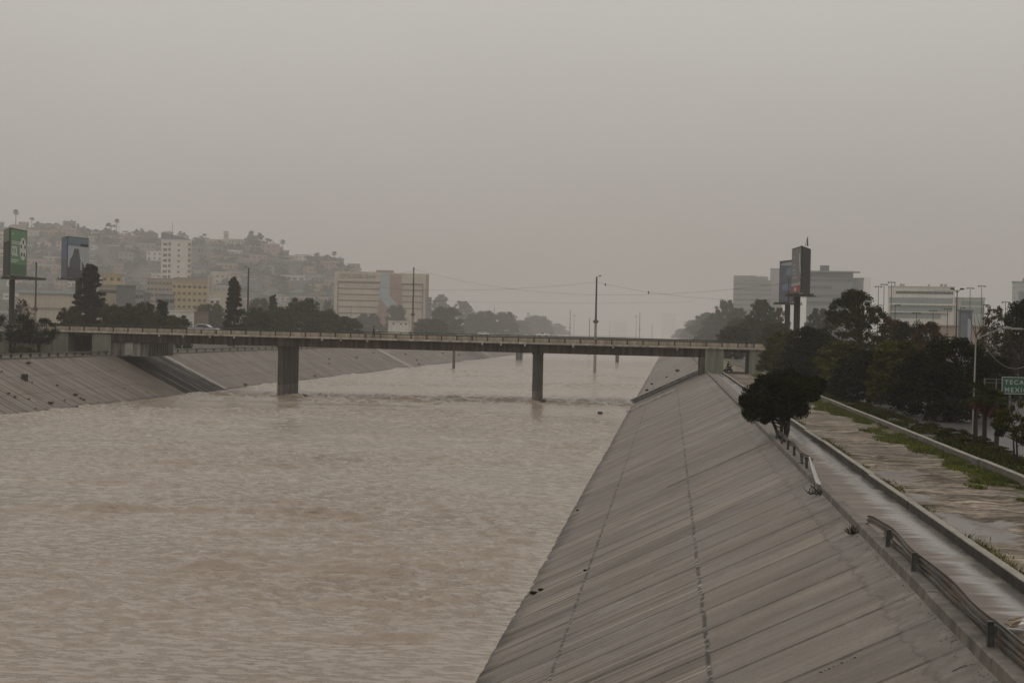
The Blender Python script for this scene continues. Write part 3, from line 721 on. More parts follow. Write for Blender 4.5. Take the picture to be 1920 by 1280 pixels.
# driftwood and scraps on the near bank
def scrap(px, py, ln, wd, lb, ang=0, m=None, nm='driftwood'):
    c = on_bank(px, py); b = MB(); n = 9
    for k in range(n):
        tt = (k / (n - 1) - .5) * ln; cx = R.gauss(0, wd * .3); rr2 = wd * R.uniform(.4, 1) * .6
        i = len(b.v)
        for dx, dy, dz in ((1, 0, 0), (0, 1.6, 0), (-1, 0, 0), (0, -1.6, 0), (0, 0, .5), (0, 0, -.4)):
            b.v.append((tt + dx * rr2 * 1.6, cx + dy * rr2 * .6, dz * rr2 + tt * .47))
        for q in ((0, 1, 4), (1, 2, 4), (2, 3, 4), (3, 0, 4), (1, 0, 5), (2, 1, 5), (3, 2, 5), (0, 3, 5)): b.f.append(tuple(i + t for t in q))
    o = b.build(nm, m or POLE_D, None, c); tag(o, lb, nm.replace('_', ' ')); return o
scrap(1572, 1246, .62, .06, 'long black driftwood clump at the bottom of the near bank')
scrap(1588, 1232, .2, .03, 'small brown driftwood scrap above the long black clump')
scrap(1800, 1252, .2, .05, 'short black stick near the kerb at lower right')
scrap(1664, 1200, .28, .02, 'thin dark twig streak midway on the upper slabs')
scrap(978, 1175, .5, .04, 'dark twig near the water on the lower slabs')
scrap(1238, 1074, .32, .05, 'dark scrap on the middle slabs of the near bank')
scrap(1283, 1162, .2, .03, 'tiny scrap near the upper long joint')
scrap(1190, 1232, .2, .03, 'small scrap low on the middle slabs')
lw = MB(); c = at_z(1126, 776, .02)
for k in range(6): lw.tube((c.x + R.uniform(-.5, .5), c.y + R.uniform(-.4, .4), -.1), (c.x + R.uniform(-.6, .6), c.y + R.uniform(-.4, .4), .3), .14, .08, 6)
tag(lw.build('driftwood', POLE_D), 'dark driftwood lump floating in the river near the drain chute', 'driftwood')
for px, hh, lb in ((1013, .9, 'right'), (568, .7, 'left')):
    c = at_y(px, 750, YB + .4); db = MB()
    for k in range(14): db.tube((c.x + R.uniform(-.2, 1.2), YB + R.uniform(-.2, .8), -.2), (c.x + R.uniform(-.2, .9), YB + R.uniform(-.1, .7), R.uniform(.2, hh)), .11, .05, 5)
    tag(db.build('flood_debris', POLE_D), 'dark flood debris caught against the foot of the %s bridge pier' % lb, 'debris')
# chalky scrape marks
wp = MB()
for k in range(9):
    y0 = on_bank(1145, 1140).y + (k - 4) * .11; xc = on_bank(1145, 1140).x + R.uniform(-.25, .25); ln = R.uniform(.25, .65)
    off = BANK_N * .006
    a = Vector((xc - ln, y0, bz(xc - ln))) + off; bb = Vector((xc + ln, y0, bz(xc + ln))) + off
    wp.quad(a, bb, bb + Vector((0, .035, 0)), a + Vector((0, .03, 0)))
struct(wp.build('chalk_marks', mat('chalk', (.5, .48, .44), .9, .4, 6)))

# ================================================================== GUARD RAILS
WPROF = [(a * .62, b * .62) for a, b in [(-.155, 0), (-.12, .075), (-.075, .08), (-.03, .015), (.03, .015), (.075, .08), (.12, .075), (.155, 0)]]
def wbeam(pts, name, m, parent):
    """pts: list of (pos, lean) ; profile faces +x, height along z tilted by lean"""
    V = []; Fc = []; n = len(WPROF)
    for p, ln in pts:
        p = Vector(p)
        for z, d in WPROF:
            V.append(tuple(p + Vector((d * math.cos(ln) + z * math.sin(ln), 0, z * math.cos(ln) - d * math.sin(ln)))))
    for j in range(len(pts) - 1):
        for k in range(n - 1):
            a = j * n + k; Fc.append((a, a + 1, a + n + 1, a + n))
    me = raw(name, V, Fc, m, False); o = put(name, me, parent); s = o.modifiers.new('thickness', 'SOLIDIFY'); s.thickness = .012; return o
gpost = MB()
gpost.box(-.045, .045, -.005, .005, 0, .42); gpost.box(-.052, -.045, -.05, .05, 0, .42); gpost.box(.045, .052, -.05, .05, 0, .42); gpost.box(-.052, .052, -.05, .05, .4205, .43)
gpost = gpost.mesh('post', POSTM)
KT = 5.30
gr = thing('guardrail', 'dented steel guardrail on posts along the kerb in the right foreground', 'guardrail')
for yy in (36.3, 32.5, 24.8, 20.9, 17.0):
    o = put('post', gpost, gr, (5.24, yy, KT - .02), R.uniform(-.1, .1)); o.rotation_euler.y = R.uniform(-.04, .04)
    MB().box(.053, .10, -.04, .04, .22, .36).build('spacer', POSTM, o)
pts = []
for yy in np.arange(12, 41.3, .35):
    dent = .045 * math.exp(-((yy - 29) / 1.6) ** 2) + .05 * math.sin(yy * .9) * (1 if yy > 25 else .3)
    zz = KT + .30 - .06 * math.exp(-((yy - 29) / 1.8) ** 2)
    lean = .25 * math.exp(-((yy - 28.5) / 2) ** 2)
    if yy > 37: q = (yy - 37) / 4.2; zz -= .24 * q * q + .02 * math.sin(q * 7); dent += .03 * q; lean += .1 * q
    pts.append(((5.345 + dent, yy, zz), lean))
wbeam(pts, 'beam', GALV, gr)
pts = [((5.35 + .02 * math.sin(yy), yy, KT + .09 + .015 * math.sin(yy * 1.7)), .1) for yy in np.arange(12, 38.5, .5)]
wbeam(pts, 'lower_beam', GALV, gr)
g2 = thing('guardrail', 'wrecked guardrail under the round tree with a torn pale beam end', 'guardrail')
for yy in (74, 70.5, 67, 63.4, 59.6, 57.6):
    o = put('post', gpost, g2, (5.24, yy, KT - .02), R.uniform(-.15, .15)); o.rotation_euler.y = R.uniform(-.1, .1)
pts = [((5.345 + .03 * math.sin(yy), yy, KT + .30 + .025 * math.sin(yy * .8)), .0) for yy in np.arange(57, 76, .5)]
wbeam(pts, 'beam', GALV, g2)
pts = []
for q in np.linspace(0, 1, 12):
    pts.append(((5.33 - .26 * q, 57.4 - 6.2 * q, KT + .36 - .36 * q - .06 * math.sin(q * 3)), -.5 - .75 * q))
tb_ = wbeam(pts, 'torn_beam', GALV_L, g2)
dbr = MB()
c0 = Vector((5.0, 50.6, bz(5.0)))
for k in range(26): 
    a = c0 + Vector((R.uniform(-.35, .3), R.uniform(-.5, .6), R.uniform(0, .05))); dbr.tube(a, a + Vector((R.uniform(-.4, .2), R.uniform(-.3, .3), R.uniform(0, .3))), .02, .008, 4)
tag(dbr.build('brushwood', POLE_D), 'dark tangle of brushwood under the torn beam end', 'brushwood')
# heap of broken boards on the path
c = at_z(1905, 1190, ZB)
hp = thing('rubbish_heap', 'heap of pale broken boards and litter on the wet path at far right', 'rubbish', c)
for k in range(9):
    o = MB().box(-.35 * R.uniform(.5, 1), .35 * R.uniform(.5, 1), -.05, .05, 0, .02).build('board', [CONC_L, mat('broken_wood', (.22, .14, .08)), mat('white_litter', (.55, .53, .5))][k % 3], hp, (R.uniform(-.3, .35), R.uniform(-.5, .5), .04 + .03 * k), R.uniform(0, 3))
    o.rotation_euler.x = R.uniform(-.3, .3)
# far side guard rails along the left bank
g3 = thing('guardrail', 'low dark guardrail along the top of the left bank before the bridge', 'guardrail')
lp = MB().box(-.12, .12, -.12, .12, 0, .55).mesh('post', CONC_D)
for k in range(24):
    put('post', lp, g3, (LT + .1, 146 + k * 2.9, ZL - .05))
MB().box(LT + .0, LT + .08, 140, YB - 1, ZL + .32, ZL + .58).build('beam', mat('dull_rail', (.13, .115, .10), .6, .3, .4), g3)
MB().box(LT - .35, LT + .4, 140, YB - 1, ZL - .3, ZL + .02).build('kerb', CONC, g3)
g4 = thing('guardrail', 'low guardrail along the top of the left bank beyond the bridge', 'guardrail')
for k in range(60): put('post', lp, g4, (LT + .1, YB + 15 + k * 5.0, ZL - .05))
MB().box(LT + .0, LT + .08, YB + 14, YB + 330, ZL + .32, ZL + .55).build('beam', MATS['dull_rail'], g4)
MB().box(LT - .35, LT + .4, YB + 14, YB + 900, ZL - .3, ZL + .02).build('kerb', CONC, g4)
k4 = thing('concrete_kerb', 'concrete kerb along the top of the near bank beyond the bridge', 'kerb')
MB().prism([(5.06, 4.55), (5.10, 5.3), (5.50, 5.30), (5.54, 4.8)], 'y', YB + 13, 1200).build('kerb_body', CONC, k4)
c = at_z(1577 / 1.0, 755, ZB)
for (px, py, s, lb, nm) in ((1572, 757, .35, 'brown earth heap on the grass verge beside the boundary wall', 'earth_heap'), (1738, 829, .22, 'small dark stone block lying in the grass verge', 'stone_block'),
                     (1828, 897, .15, 'dark stone at the edge of the muddy track near the puddle', 'stone')):
    c = at_z(px, py, ZB); b = MB(); bm = bmesh.new(); bmesh.ops.create_icosphere(bm, subdivisions=2, radius=s)
    for v in bm.verts: v.co *= R.uniform(.8, 1.2); v.co.z *= .6
    me = bpy.data.meshes.new(nm); bm.to_mesh(me); bm.free(); me.materials.append(mat('wet_earth', (.05, .042, .034)) if s < .3 else GROUND)
    tag(put(nm, me, None, (c.x, c.y, ZB)), lb, nm.split('_')[-1])

# ================================================================== TREES
def tree_meshes(seed, h, wd, base, nleaf, ls, shape, leaf, bark=BARK, nclump=26, trunks=1, spread=1.0, tr=None, hollow=.45):
    rr = random.Random(seed); tb = MB(); V = []; Fc = []
    tr = tr or h * .022
    tops = []
    for k in range(trunks):
        x0, y0 = (rr.uniform(-.25, .25), rr.uniform(-.25, .25)) if trunks > 1 else (0, 0)
        tx, ty = rr.gauss(0, .06 * wd) + (k - (trunks - 1) / 2) * .12 * wd * (trunks > 1), rr.gauss(0, .06 * wd)
        hh = h * (.9 if shape in ('cone', 'spire') else rr.uniform(.6, .72))
        pts = [(x0 + (tx - x0) * q + rr.gauss(0, .012 * h), y0 + (ty - y0) * q + rr.gauss(0, .012 * h), hh * q - (.25 if q == 0 else 0)) for q in (0, .25, .5, .75, 1)]
        tb.path(pts, [tr * 1.25, tr, tr * .8, tr * .55, tr * .25], 7); tops.append(pts)
    clumps = []
    for k in range(nclump):
        for _ in range(40):
            q = rr.random(); z = base + (h - base) * q; a = rr.uniform(0, 6.28)
            if shape == 'lobes':
                ex = rr.choice([(-.27, 2.3, 1.6, 1.0)] * 3 + [(-1.4, 1.75, .85, .75), (-1.2, 1.55, .75, .6), (.2, 1.9, 1.0, .55), (1.2, 2.75, .8, .5), (.27, 3.0, 1.1, .5), (-.6, 2.9, .9, .45)])
                dd = Vector((rr.gauss(0, 1), rr.gauss(0, 1), rr.gauss(0, 1))).normalized() * rr.uniform(.35, 1) ** .5
                c = Vector((ex[0] + dd.x * ex[2], dd.y * ex[2] * .8, ex[1] + dd.z * ex[3])); cr_ = rr.uniform(.22, .42); r = c.xy.length; break
            if shape == 'cone': prof = (1 - q) ** .8 * (.75 + .25 * rr.random()) + .05
            elif shape == 'spire': prof = (1 - q * .75) * .8 * min(1, q * 6 + .35)
            elif shape == 'dome': prof = math.sqrt(max(0, 1 - (q * .95) ** 2)) * min(1, .62 + q * 2)
            else: prof = math.sin(math.pi * min(1, q * .86 + .12)) ** .7
            r = wd / 2 * prof * math.sqrt(rr.uniform(hollow, 1))
            c = Vector((r * math.cos(a), r * math.sin(a), z))
            cr_ = wd * rr.uniform(.09, .19) * (.6 if shape in ('cone', 'spire') else 1) * spread
            if c.z + cr_ * .8 <= h * 1.02: break
        clumps.append((c, cr_))
        pts = rr.choice(tops); z = max(h * .12, min(c.z - .25 * r - .04 * h, h * .66)); f = z / pts[-1][2]; f = min(1, max(0, f)); i = min(3, int(f * 4)); ff = f * 4 - i
        a0 = Vector(pts[i]).lerp(Vector(pts[i + 1]), ff); mid = a0.lerp(c, .55) + Vector((rr.gauss(0, .02), rr.gauss(0, .02), .02)) * h
        tb.path([a0, mid, c], [tr * .42, tr * .25, tr * .08], 5)
    per = max(1, nleaf // nclump)
    for c, cr_ in clumps:
        for _ in range(per):
            d = Vector((rr.gauss(0, 1), rr.gauss(0, 1), rr.gauss(0, .8)))
            d = d.normalized() * (rr.random() ** .45) * cr_
            p = c + d; s = ls * rr.uniform(.6, 1.3)
            u = Vector((rr.gauss(0, 1), rr.gauss(0, 1), rr.gauss(0, .7))).normalized(); v = u.orthogonal().normalized()
            v = (v * math.cos(rr.uniform(0, 6)) + u.cross(v) * math.sin(rr.uniform(0, 6))).normalized() * .55
            i = len(V); V += [tuple(p - u * s), tuple(p + v * s), tuple(p + u * s), tuple(p - v * s)]; Fc.append((i, i + 1, i + 2, i + 3))
    return tb.mesh('trunk', bark), raw('crown', V, Fc, leaf)
PROTO = {}
def place_tree(kind, label, px, ytop, wpx, Y, zb, group=None, cat='tree', name='tree', ref=None, zrot=None):
    tm, cm, h0, w0 = PROTO[kind]; Y = Yf(Y)
    base = at_y(px, hor(px), Y); top = at_y(px, ytop, Y).z
    H = top - zb; W = wpx / F * Y * dict(thick=1.3, thick2=1.3, thick3=1.3, thick4=1.2, fbush=1.3, fbush2=1.3, fmass=1.3, cone=1.75, spire=1.35, round=1.0, rust=1.15).get(kind, 1.08)
    t = thing(name, label, cat, (base.x, Y, zb), R.uniform(0, 6.28) if zrot is None else zrot, group)
    t.scale = (W / w0, W / w0, H / h0)
    put('trunk', tm, t); put('crown', cm, t); return t
def proto(kind, seed, h, wd, *a, **k): PROTO[kind] = (*tree_meshes(seed, h, wd, *a, **k), h, wd)
# near kinds
proto('round', 3, 3.5, 4.4, 1.25, 70000, .054, 'lobes', LEAF_DK, nclump=150, trunks=4, tr=.085)
proto('thick', 4, 7, 4.5, .3, 26000, .10, 'dome', LEAF_DK, nclump=110, spread=.8, hollow=.05, tr=.14)
proto('thick2', 5, 7, 4.5, .4, 26000, .10, 'dome', LEAF_OL, nclump=110, spread=.75, hollow=.05, tr=.14)
proto('thick3', 6, 6.5, 5, .2, 26000, .10, 'dome', LEAF_DK, nclump=110, spread=.75, hollow=.05, trunks=2, tr=.12)
LEAF_YG = leafmat('yellow_green_leaves', (.060, .062, .014))
proto('thick4', 31, 6.5, 4.5, .4, 24000, .10, 'dome', LEAF_YG, nclump=120, spread=.68, hollow=.1, tr=.13)
proto('airy', 8, 11, 6.5, 2.0, 26000, .10, 'oval', LEAF_OL, nclump=190, spread=.5, tr=.15, hollow=.12)
proto('rust', 9, 8, 5, 1.0, 16000, .11, 'oval', LEAF_RU, nclump=110, spread=.6, tr=.12, hollow=.1)
proto('bare', 10, 8, 5, 1.5, 4200, .09, 'spire', LEAF_BR, BARK_L, nclump=150, spread=.5, trunks=9, tr=.06)
proto('small', 11, 3.4, 2.2, 1.2, 6500, .06, 'oval', LEAF_OL, nclump=32, trunks=2, tr=.06, spread=.8)
proto('bush', 12, 1.2, 1.8, .1, 4000, .06, 'dome', LEAF_OL, nclump=26, trunks=3, tr=.02, spread=.9)
proto('twisty', 13, 6, 5.5, 1.9, 9000, .10, 'dome', LEAF_DK, nclump=48, trunks=3, tr=.13, spread=.75)
# far kinds
proto('cone', 14, 16, 7, .5, 26000, .17, 'cone', LEAF_DK, nclump=240, tr=.22, spread=.85, hollow=.03)
proto('spire', 15, 14, 6, .5, 20000, .17, 'spire', LEAF_DK, nclump=150, tr=.22, spread=.95, hollow=.05)
proto('fbush', 16, 9, 8, .3, 15000, .2, 'dome', LEAF_OL, nclump=100, tr=.2, spread=.8, hollow=.05)
proto('fbush2', 17, 9, 8, .3, 15000, .2, 'dome', LEAF_MD, nclump=100, tr=.2, spread=.8, hollow=.05)
proto('feuca', 18, 18, 11, 3, 14000, .28, 'oval', LEAF_OL, nclump=140, tr=.25, spread=.55, hollow=.1)
proto('fmass', 19, 14, 13, .4, 15000, .34, 'dome', LEAF_OL, nclump=110, tr=.25, spread=.75, hollow=.05)
proto('frust', 20, 12, 9, 1.5, 5000, .3, 'oval', LEAF_RU, nclump=45, tr=.2, spread=.7)
proto('hill', 22, 8, 8, .6, 1500, .45, 'oval', LEAF_HA, nclump=22, tr=.25, spread=.95)
proto('hill2', 23, 10, 7, .8, 1500, .45, 'dome', LEAF_OL, nclump=22, tr=.25, spread=.95)

o = place_tree('round', 'dark round bushy tree rising from the kerb at the top of the near bank', 1447, 698, 172, 76, KT - .35, zrot=0); o.location.x = 5.75
RN = 'trees lining the far side of the muddy track'
for kd, lb, px, yt, wp_, Y in (
    ('thick4', 'olive tree nearest the right end of the bridge, left edge of the dark row', 1474, 622, 82, 188),
    ('thick', 'dark tree under the two billboards, half behind the round tree', 1517, 612, 84, 172),
    ('thick3', 'low dark tree just above the round tree crown', 1520, 668, 112, 150),
    ('airy', 'tall open crowned tree with sky gaps, in front of the glass office', 1602, 545, 118, 165),
    ('thick4', 'yellowish olive crowned tree under the tall open tree', 1577, 640, 96, 140),
    ('thick', 'dense dark tree with low branches right of the tall open tree trunk', 1630, 655, 104, 126),
    ('rust', 'reddish leaved tree below the white office left end', 1672, 594, 66, 190),
    ('thick3', 'greenish rust tree directly in front of the white office', 1705, 600, 62, 178),
    ('rust', 'rust brown round tree before the white office middle', 1742, 602, 66, 168),
    ('thick4', 'yellowish olive tree in mid row below the rust trees', 1690, 640, 108, 116),
    ('thick', 'black green tree with forked low limbs in mid row', 1742, 652, 106, 106),
    ('thick3', 'broad dark tree left of the white lamp post', 1795, 628, 112, 100),
    ('bare', 'leafless brown thicket above the white lamp arm', 1862, 572, 100, 150),
    ('thick', 'dark tall tree at the right frame edge behind the lamp arm', 1922, 560, 70, 140),
    ('bare', 'brown twiggy tree behind the green road sign', 1880, 618, 110, 118),
    ('thick', 'dark green mass between lamp post and road sign', 1862, 668, 70, 108)):
    place_tree(kd, lb, px, yt, wp_, Y, ZB, RN)
place_tree('small', 'small olive tree with crooked trunk at the right frame edge below the sign', 1906, 752, 66, 66, ZB - .05)
BG = 'bushes behind the boundary wall'
for lb, px, yt, wp_, Y in (('low green bush behind the boundary wall left of the palms', 1790, 803, 62, 82), ('green bush at the foot of the palms', 1832, 818, 66, 76),
                       ('low bush between the palms and the small olive tree', 1868, 836, 54, 72), ('tall grass bush at the right end of the boundary wall', 1918, 880, 46, 60), ('low weedy bush in mid row under dark trees', 1740, 792, 50, 90)):
    place_tree('bush', lb, px, yt, wp_, Y, ZB, BG, 'bush', 'bush')

# palms
def palm_meshes(seed, h, cr_, tr, nf, skirt, leaf, segs=9):
    rr = random.Random(seed); tb = MB(); tb.path([(0, 0, -.1), (.02 * h, 0, h * .5), (0, .01 * h, h)], [tr * 1.2, tr, tr * .9], 8)
    cb = MB(); sb = MB()
    def fan(b, el, a, ln):
        d = Vector((math.cos(a) * math.cos(el), math.sin(a) * math.cos(el), math.sin(el))); o = Vector((0, 0, h))
        stem = o + d * ln * .5; s = d.cross(Vector((0, 0, 1))).normalized(); u = s.cross(d)
        b.tube(o, stem, ln * .02, ln * .012, 3, False)
        for k in range(segs):
            th = (k / (segs - 1) - .5) * 2.6; dd = (d * math.cos(th) + s * math.sin(th)).normalized()
            tip = stem + dd * ln * .55 - Vector((0, 0, .10 * ln * rr.random() + .05 * ln)); sd_ = dd.cross(u).normalized() * ln * .05; m_ = stem.lerp(tip, .5)
            b.quad(stem, m_ + sd_, tip, m_ - sd_)
    for k in range(nf): fan(cb, rr.uniform(-.5, 1.3), rr.uniform(0, 6.28), cr_ * rr.uniform(.8, 1.1))
    for k in range(skirt): fan(sb, rr.uniform(-1.5, -.85), rr.uniform(0, 6.28), cr_ * rr.uniform(.7, 1.2))
    return tb.mesh('trunk', BARK), cb.mesh('crown', leaf), (sb.mesh('dead_fronds', LEAF_RED) if skirt else None)
for i, (px, yt, Y, r_, lb) in enumerate(((1833, 740, 78, .85, 'fan palm with reddish dead skirt, leftmost of three by the lamp post'),
                         (1850, 744, 76, .8, 'fan palm in the middle of the three, with hanging red fronds'), (1872, 752, 75, .8, 'fan palm nearest the green road sign'))):
    b = at_y(px, hor(px), Y); h = at_y(px, yt, Y).z - ZB + .1
    t = thing('palm_tree', lb, 'palm', (b.x, Y, ZB - .1), R.uniform(0, 6), 'fan palms beside the lamp post')
    tm, cm, sm = palm_meshes(40 + i, h, r_, .11, 26, 14, LEAF_OL)
    put('trunk', tm, t); put('crown', cm, t); put('dead_fronds', sm, t)
HP = [palm_meshes(50 + i, 12, 3.0, .36, 70, 0, LEAF_OL, 9) for i in range(2)]

# left trees
LG = 'trees along the left bank behind the bridge'
for kd, lb, px, yt, wp_, Y in (
    ('twisty', 'dark leaning tree at the far left in front of the green abutment', 22, 590, 92, 211), ('twisty', 'dark spreading shrubby tree beside the green abutment wall', 72, 596, 74, 209)):
    place_tree(kd, lb, px, yt, wp_, Y, ZL, 'trees before the left abutment')
place_tree('bush', 'yellow green bush under the dark trees at far left', 42, 650, 44, 206, ZL, None, 'bush', 'bush')
for kd, lb, px, yt, wp_, Y in (
    ('bare', 'bare grey brown tree right of the green billboard post', 40, 560, 60, 290),
    ('cone', 'tall dark cone shaped conifer in front of the blue billboard', 167, 498, 64, 300), ('fbush', 'low dark bushy tree left of the tall conifer', 130, 578, 50, 285),
    ('fbush2', 'green bushy tree just right of the tall conifer', 212, 571, 56, 290), ('fbush', 'dark green rounded tree below the yellow building', 250, 570, 52, 300),
    ('fbush2', 'olive green tree under the grey box buildings', 277, 567, 44, 296), ('spire', 'dark pointed tree ending the low green row', 303, 563, 42, 300), ('fbush', 'small sloping bush at the right end of the low green row', 333, 592, 52, 295),
    ('fmass', 'hazy grey tree left of the bridge lamp post conifer', 395, 570, 60, 520), ('spire', 'tall ragged dark conifer just left of the street lamp pole', 438, 521, 46, 330),
    ('fmass', 'hazy tree right of the street lamp pole', 486, 560, 46, 560),
    ('fbush', 'mid green tree between lamp pole and narrow dark tree', 480, 578, 56, 360), ('spire', 'narrow dark tree with square top in the middle left row', 511, 553, 28, 400), ('fbush2', 'green tree below the narrow dark tree', 528, 575, 54, 380),
    ('fbush', 'largest green mounded tree left of the hospital', 566, 560, 66, 400), ('fbush2', 'green tree sloping down toward the hospital', 604, 580, 60, 410), ('fbush', 'low green bush in front of the hospital left corner', 645, 594, 64, 420),
    ('feuca', 'hazy tall tree against the hospital left edge', 614, 562, 26, 760), ('fmass', 'hazy grey tree before the hospital blue curve', 742, 572, 36, 840), ('fmass', 'low hazy tree in front of the hospital middle', 690, 588, 46, 780),
    ('fmass', 'low olive tree before the hospital left wing', 660, 596, 40, 700), ('fmass', 'dull green low tree right of the hospital', 806, 598, 62, 640),
    ('fmass', 'dark hazy mound of trees right of the hospital', 836, 576, 56, 760), ('feuca', 'tall faint tree behind the dark hazy mound', 826, 552, 40, 1250), ('feuca', 'faint twin topped tree above the hazy row', 866, 564, 46, 1250),
    ('fmass', 'hazy low tree between two distant poles', 893, 588, 46, 980), ('fmass', 'grey round tree at the foot of two thin poles', 910, 583, 44, 1000), ('fmass', 'rounded grey tree on the skyline left of midstream', 946, 585, 42, 1050),
    ('fmass', 'faint low tree left of the grey chimney block', 972, 600, 40, 1350), ('fmass', 'faint wide tree right of the grey chimney block', 1006, 592, 50, 1500), ('fmass', 'faintest tree at the end of the left row', 1034, 606, 50, 1900)):
    place_tree(kd, lb, px, yt, wp_, Y, ZL, LG)
RG = 'hazy trees along the right bank beyond the bridge'
for kd, lb, px, yt, wp_, Y in (
    ('fmass', 'faintest low tree at the left end of the right bank row', 1284, 616, 36, 1600), ('fmass', 'faint sloping tree second in the right bank row', 1306, 600, 46, 1250), ('fmass', 'hazy wide tree on the slope of the right bank row', 1330, 587, 60, 950),
    ('feuca', 'hazy tall twin topped tree in the right bank row', 1360, 562, 50, 690), ('fmass', 'hazy dark tree below the twin topped tree', 1352, 594, 74, 720), ('feuca', 'hazy loose tree under the grey office block', 1384, 577, 44, 640),
    ('fmass', 'dim broad tree right of the railing end', 1396, 596, 72, 500), ('feuca', 'dark tall tree left of the billboard posts', 1426, 561, 58, 440), ('fmass', 'dark broad tree at the base of the tall tree by the billboards', 1425, 598, 80, 400),
    ('frust', 'russet tree beside the billboard posts', 1462, 578, 36, 420), ('fmass', 'dim tree under the blue billboard', 1456, 606, 60, 330), ('feuca', 'hazy tree behind the red striped billboard post', 1536, 578, 60, 430),
    ('fmass', 'low dark tree behind the right bridge railing end', 1378, 612, 60, 360)):
    place_tree(kd, lb, px, yt, wp_, Y, ZB, RG)

# ================================================================== BILLBOARDS
def art_mat(n, c, **k): return mat(n, c, .5, .08, .5, **k)
def billboard(label, corner, endA, endB, ytop, ybot, Y, YA, YBk, pole_px, pole_w, faceA, faceB, builder):
    cx = at_y(corner, ytop, Y); zt = cx.z; zb_ = at_y(corner, ybot, Y).z; zg = ZL if cx.x < -40 else ZB
    t = thing('billboard', label, 'billboard', (cx.x, Y, zb_))
    H = zt - zb_
    def panel(px, Yp, m, nm):
        e = at_y(px, ybot, Yp); dx, dy = e.x - cx.x, Yp - Y; Lg = math.hypot(dx, dy)
        if px > corner: loc, rz, = (0, 0, 0), math.atan2(dy, dx)
        else: loc, rz = (dx, dy, 0), math.atan2(-dy, -dx)
        p = MB().box(0.02, Lg - .02, .03, .10, 0, H).build(nm, m, t, loc, rz)
        fr = MB()
        for a, b_ in (((0, 0), (Lg, .18)), ((0, H - .15), (Lg, H + .05))): fr.box(a[0], b_[0], .025, .14, a[1] - .02, b_[1])
        fr.box(0, .019, .025, .13, .18, H - .15); fr.box(Lg - .019, Lg, .025, .13, .18, H - .15)
        fr.build('frame', STEEL_D, p)
        return p, Lg, H
    A = panel(endA, YA, faceA, 'face'); B = panel(endB, YBk, faceB, 'side_face')
    builder(A, B)
    # platform, pole, braces
    pl = at_y(pole_px, ybot, Y + 6.2); px_ = pl.x - cx.x
    w2 = pole_w / 2 / F * Y
    MB().tube((px_, 6.2, zg - zb_ - .5), (px_, 6.2, -.5), w2, w2, 14).build('pole', POLE_D, t, smooth=False)
    pf = MB(); l_ = at_y(endB, ybot, Y).x - cx.x; r_ = at_y(endA, ybot, Y).x - cx.x
    lo, hi = min(l_, r_) - 1.0, max(l_, r_) + 1.0
    pf.box(lo, hi, -.6, .5, -.62, -.48); pf.box(lo + .3, hi - .3, 1, 7, -.5, -.1)
    k = lo + .4
    while k < hi: pf.box(k - .05, k + .05, -.3, .1, -.48, 0); k += 1.1
    pf.build('platform', STEEL_D, t)
    MB().tube((px_, 6.2, -.2), (px_, 6.2, H * .7), .25, .2, 8).build('mast', STEEL_D, t)
    return t
WHITE = mat('white_print', (.62, .62, .58), .5, .08, .5)
def green_art(A, B):
    p, Lg, H = A
    text('lettering', 'GOL', H * .28, WHITE, p, (Lg * .10, .0, H * .44), depth=.02, sx=.62 * Lg / H)
    for k, (z, w_) in enumerate(((.88, .1), (.34, .42), (.30, .3), (.72, .5), (.68, .5))):
        MB().box(Lg * .12, Lg * (.12 + w_), .005, .029, H * z, H * (z + .018)).build('caption_line', WHITE, p)
    ball = MB(); n = 24
    ball.prism([(Lg * .76 + Lg * .19 * math.cos(2 * math.pi * k / n), H * .6 + H * .24 * math.sin(2 * math.pi * k / n)) for k in range(n)], 'y', .004, .028)
    bo = ball.build('ball', WHITE, p)
    for q in range(5):
        a = q * 1.2566 + .3; c = (Lg * .76 + Lg * .12 * math.cos(a), H * .6 + H * .15 * math.sin(a))
        MB().prism([(c[0] + Lg * .045 * math.cos(u), c[1] + H * .05 * math.sin(u)) for u in (0, 1.26, 2.51, 3.77, 5.03)], 'y', -.01, .0035).build('ball_patch', POLE_D, bo)
    MB().box(Lg * .03, Lg * .97, .008, .0295, H * .04, H * .26).build('lower_band', art_mat('deep_green_print', (.05, .13, .055)), p)
    p2, L2, H2 = B
    MB().box(L2 * .05, L2 * .95, .0, .028, H2 * .74, H2 * .99).build('print_strip', art_mat('faded_green_print', (.09, .11, .06)), p2)
billboard('green billboard with white GOL lettering and a football, on a thick post', 19, 50, 5, 427, 517, 262, 271, 270, 23, 11, art_mat('green_print', (.105, .245, .11)), POLE_D, green_art)
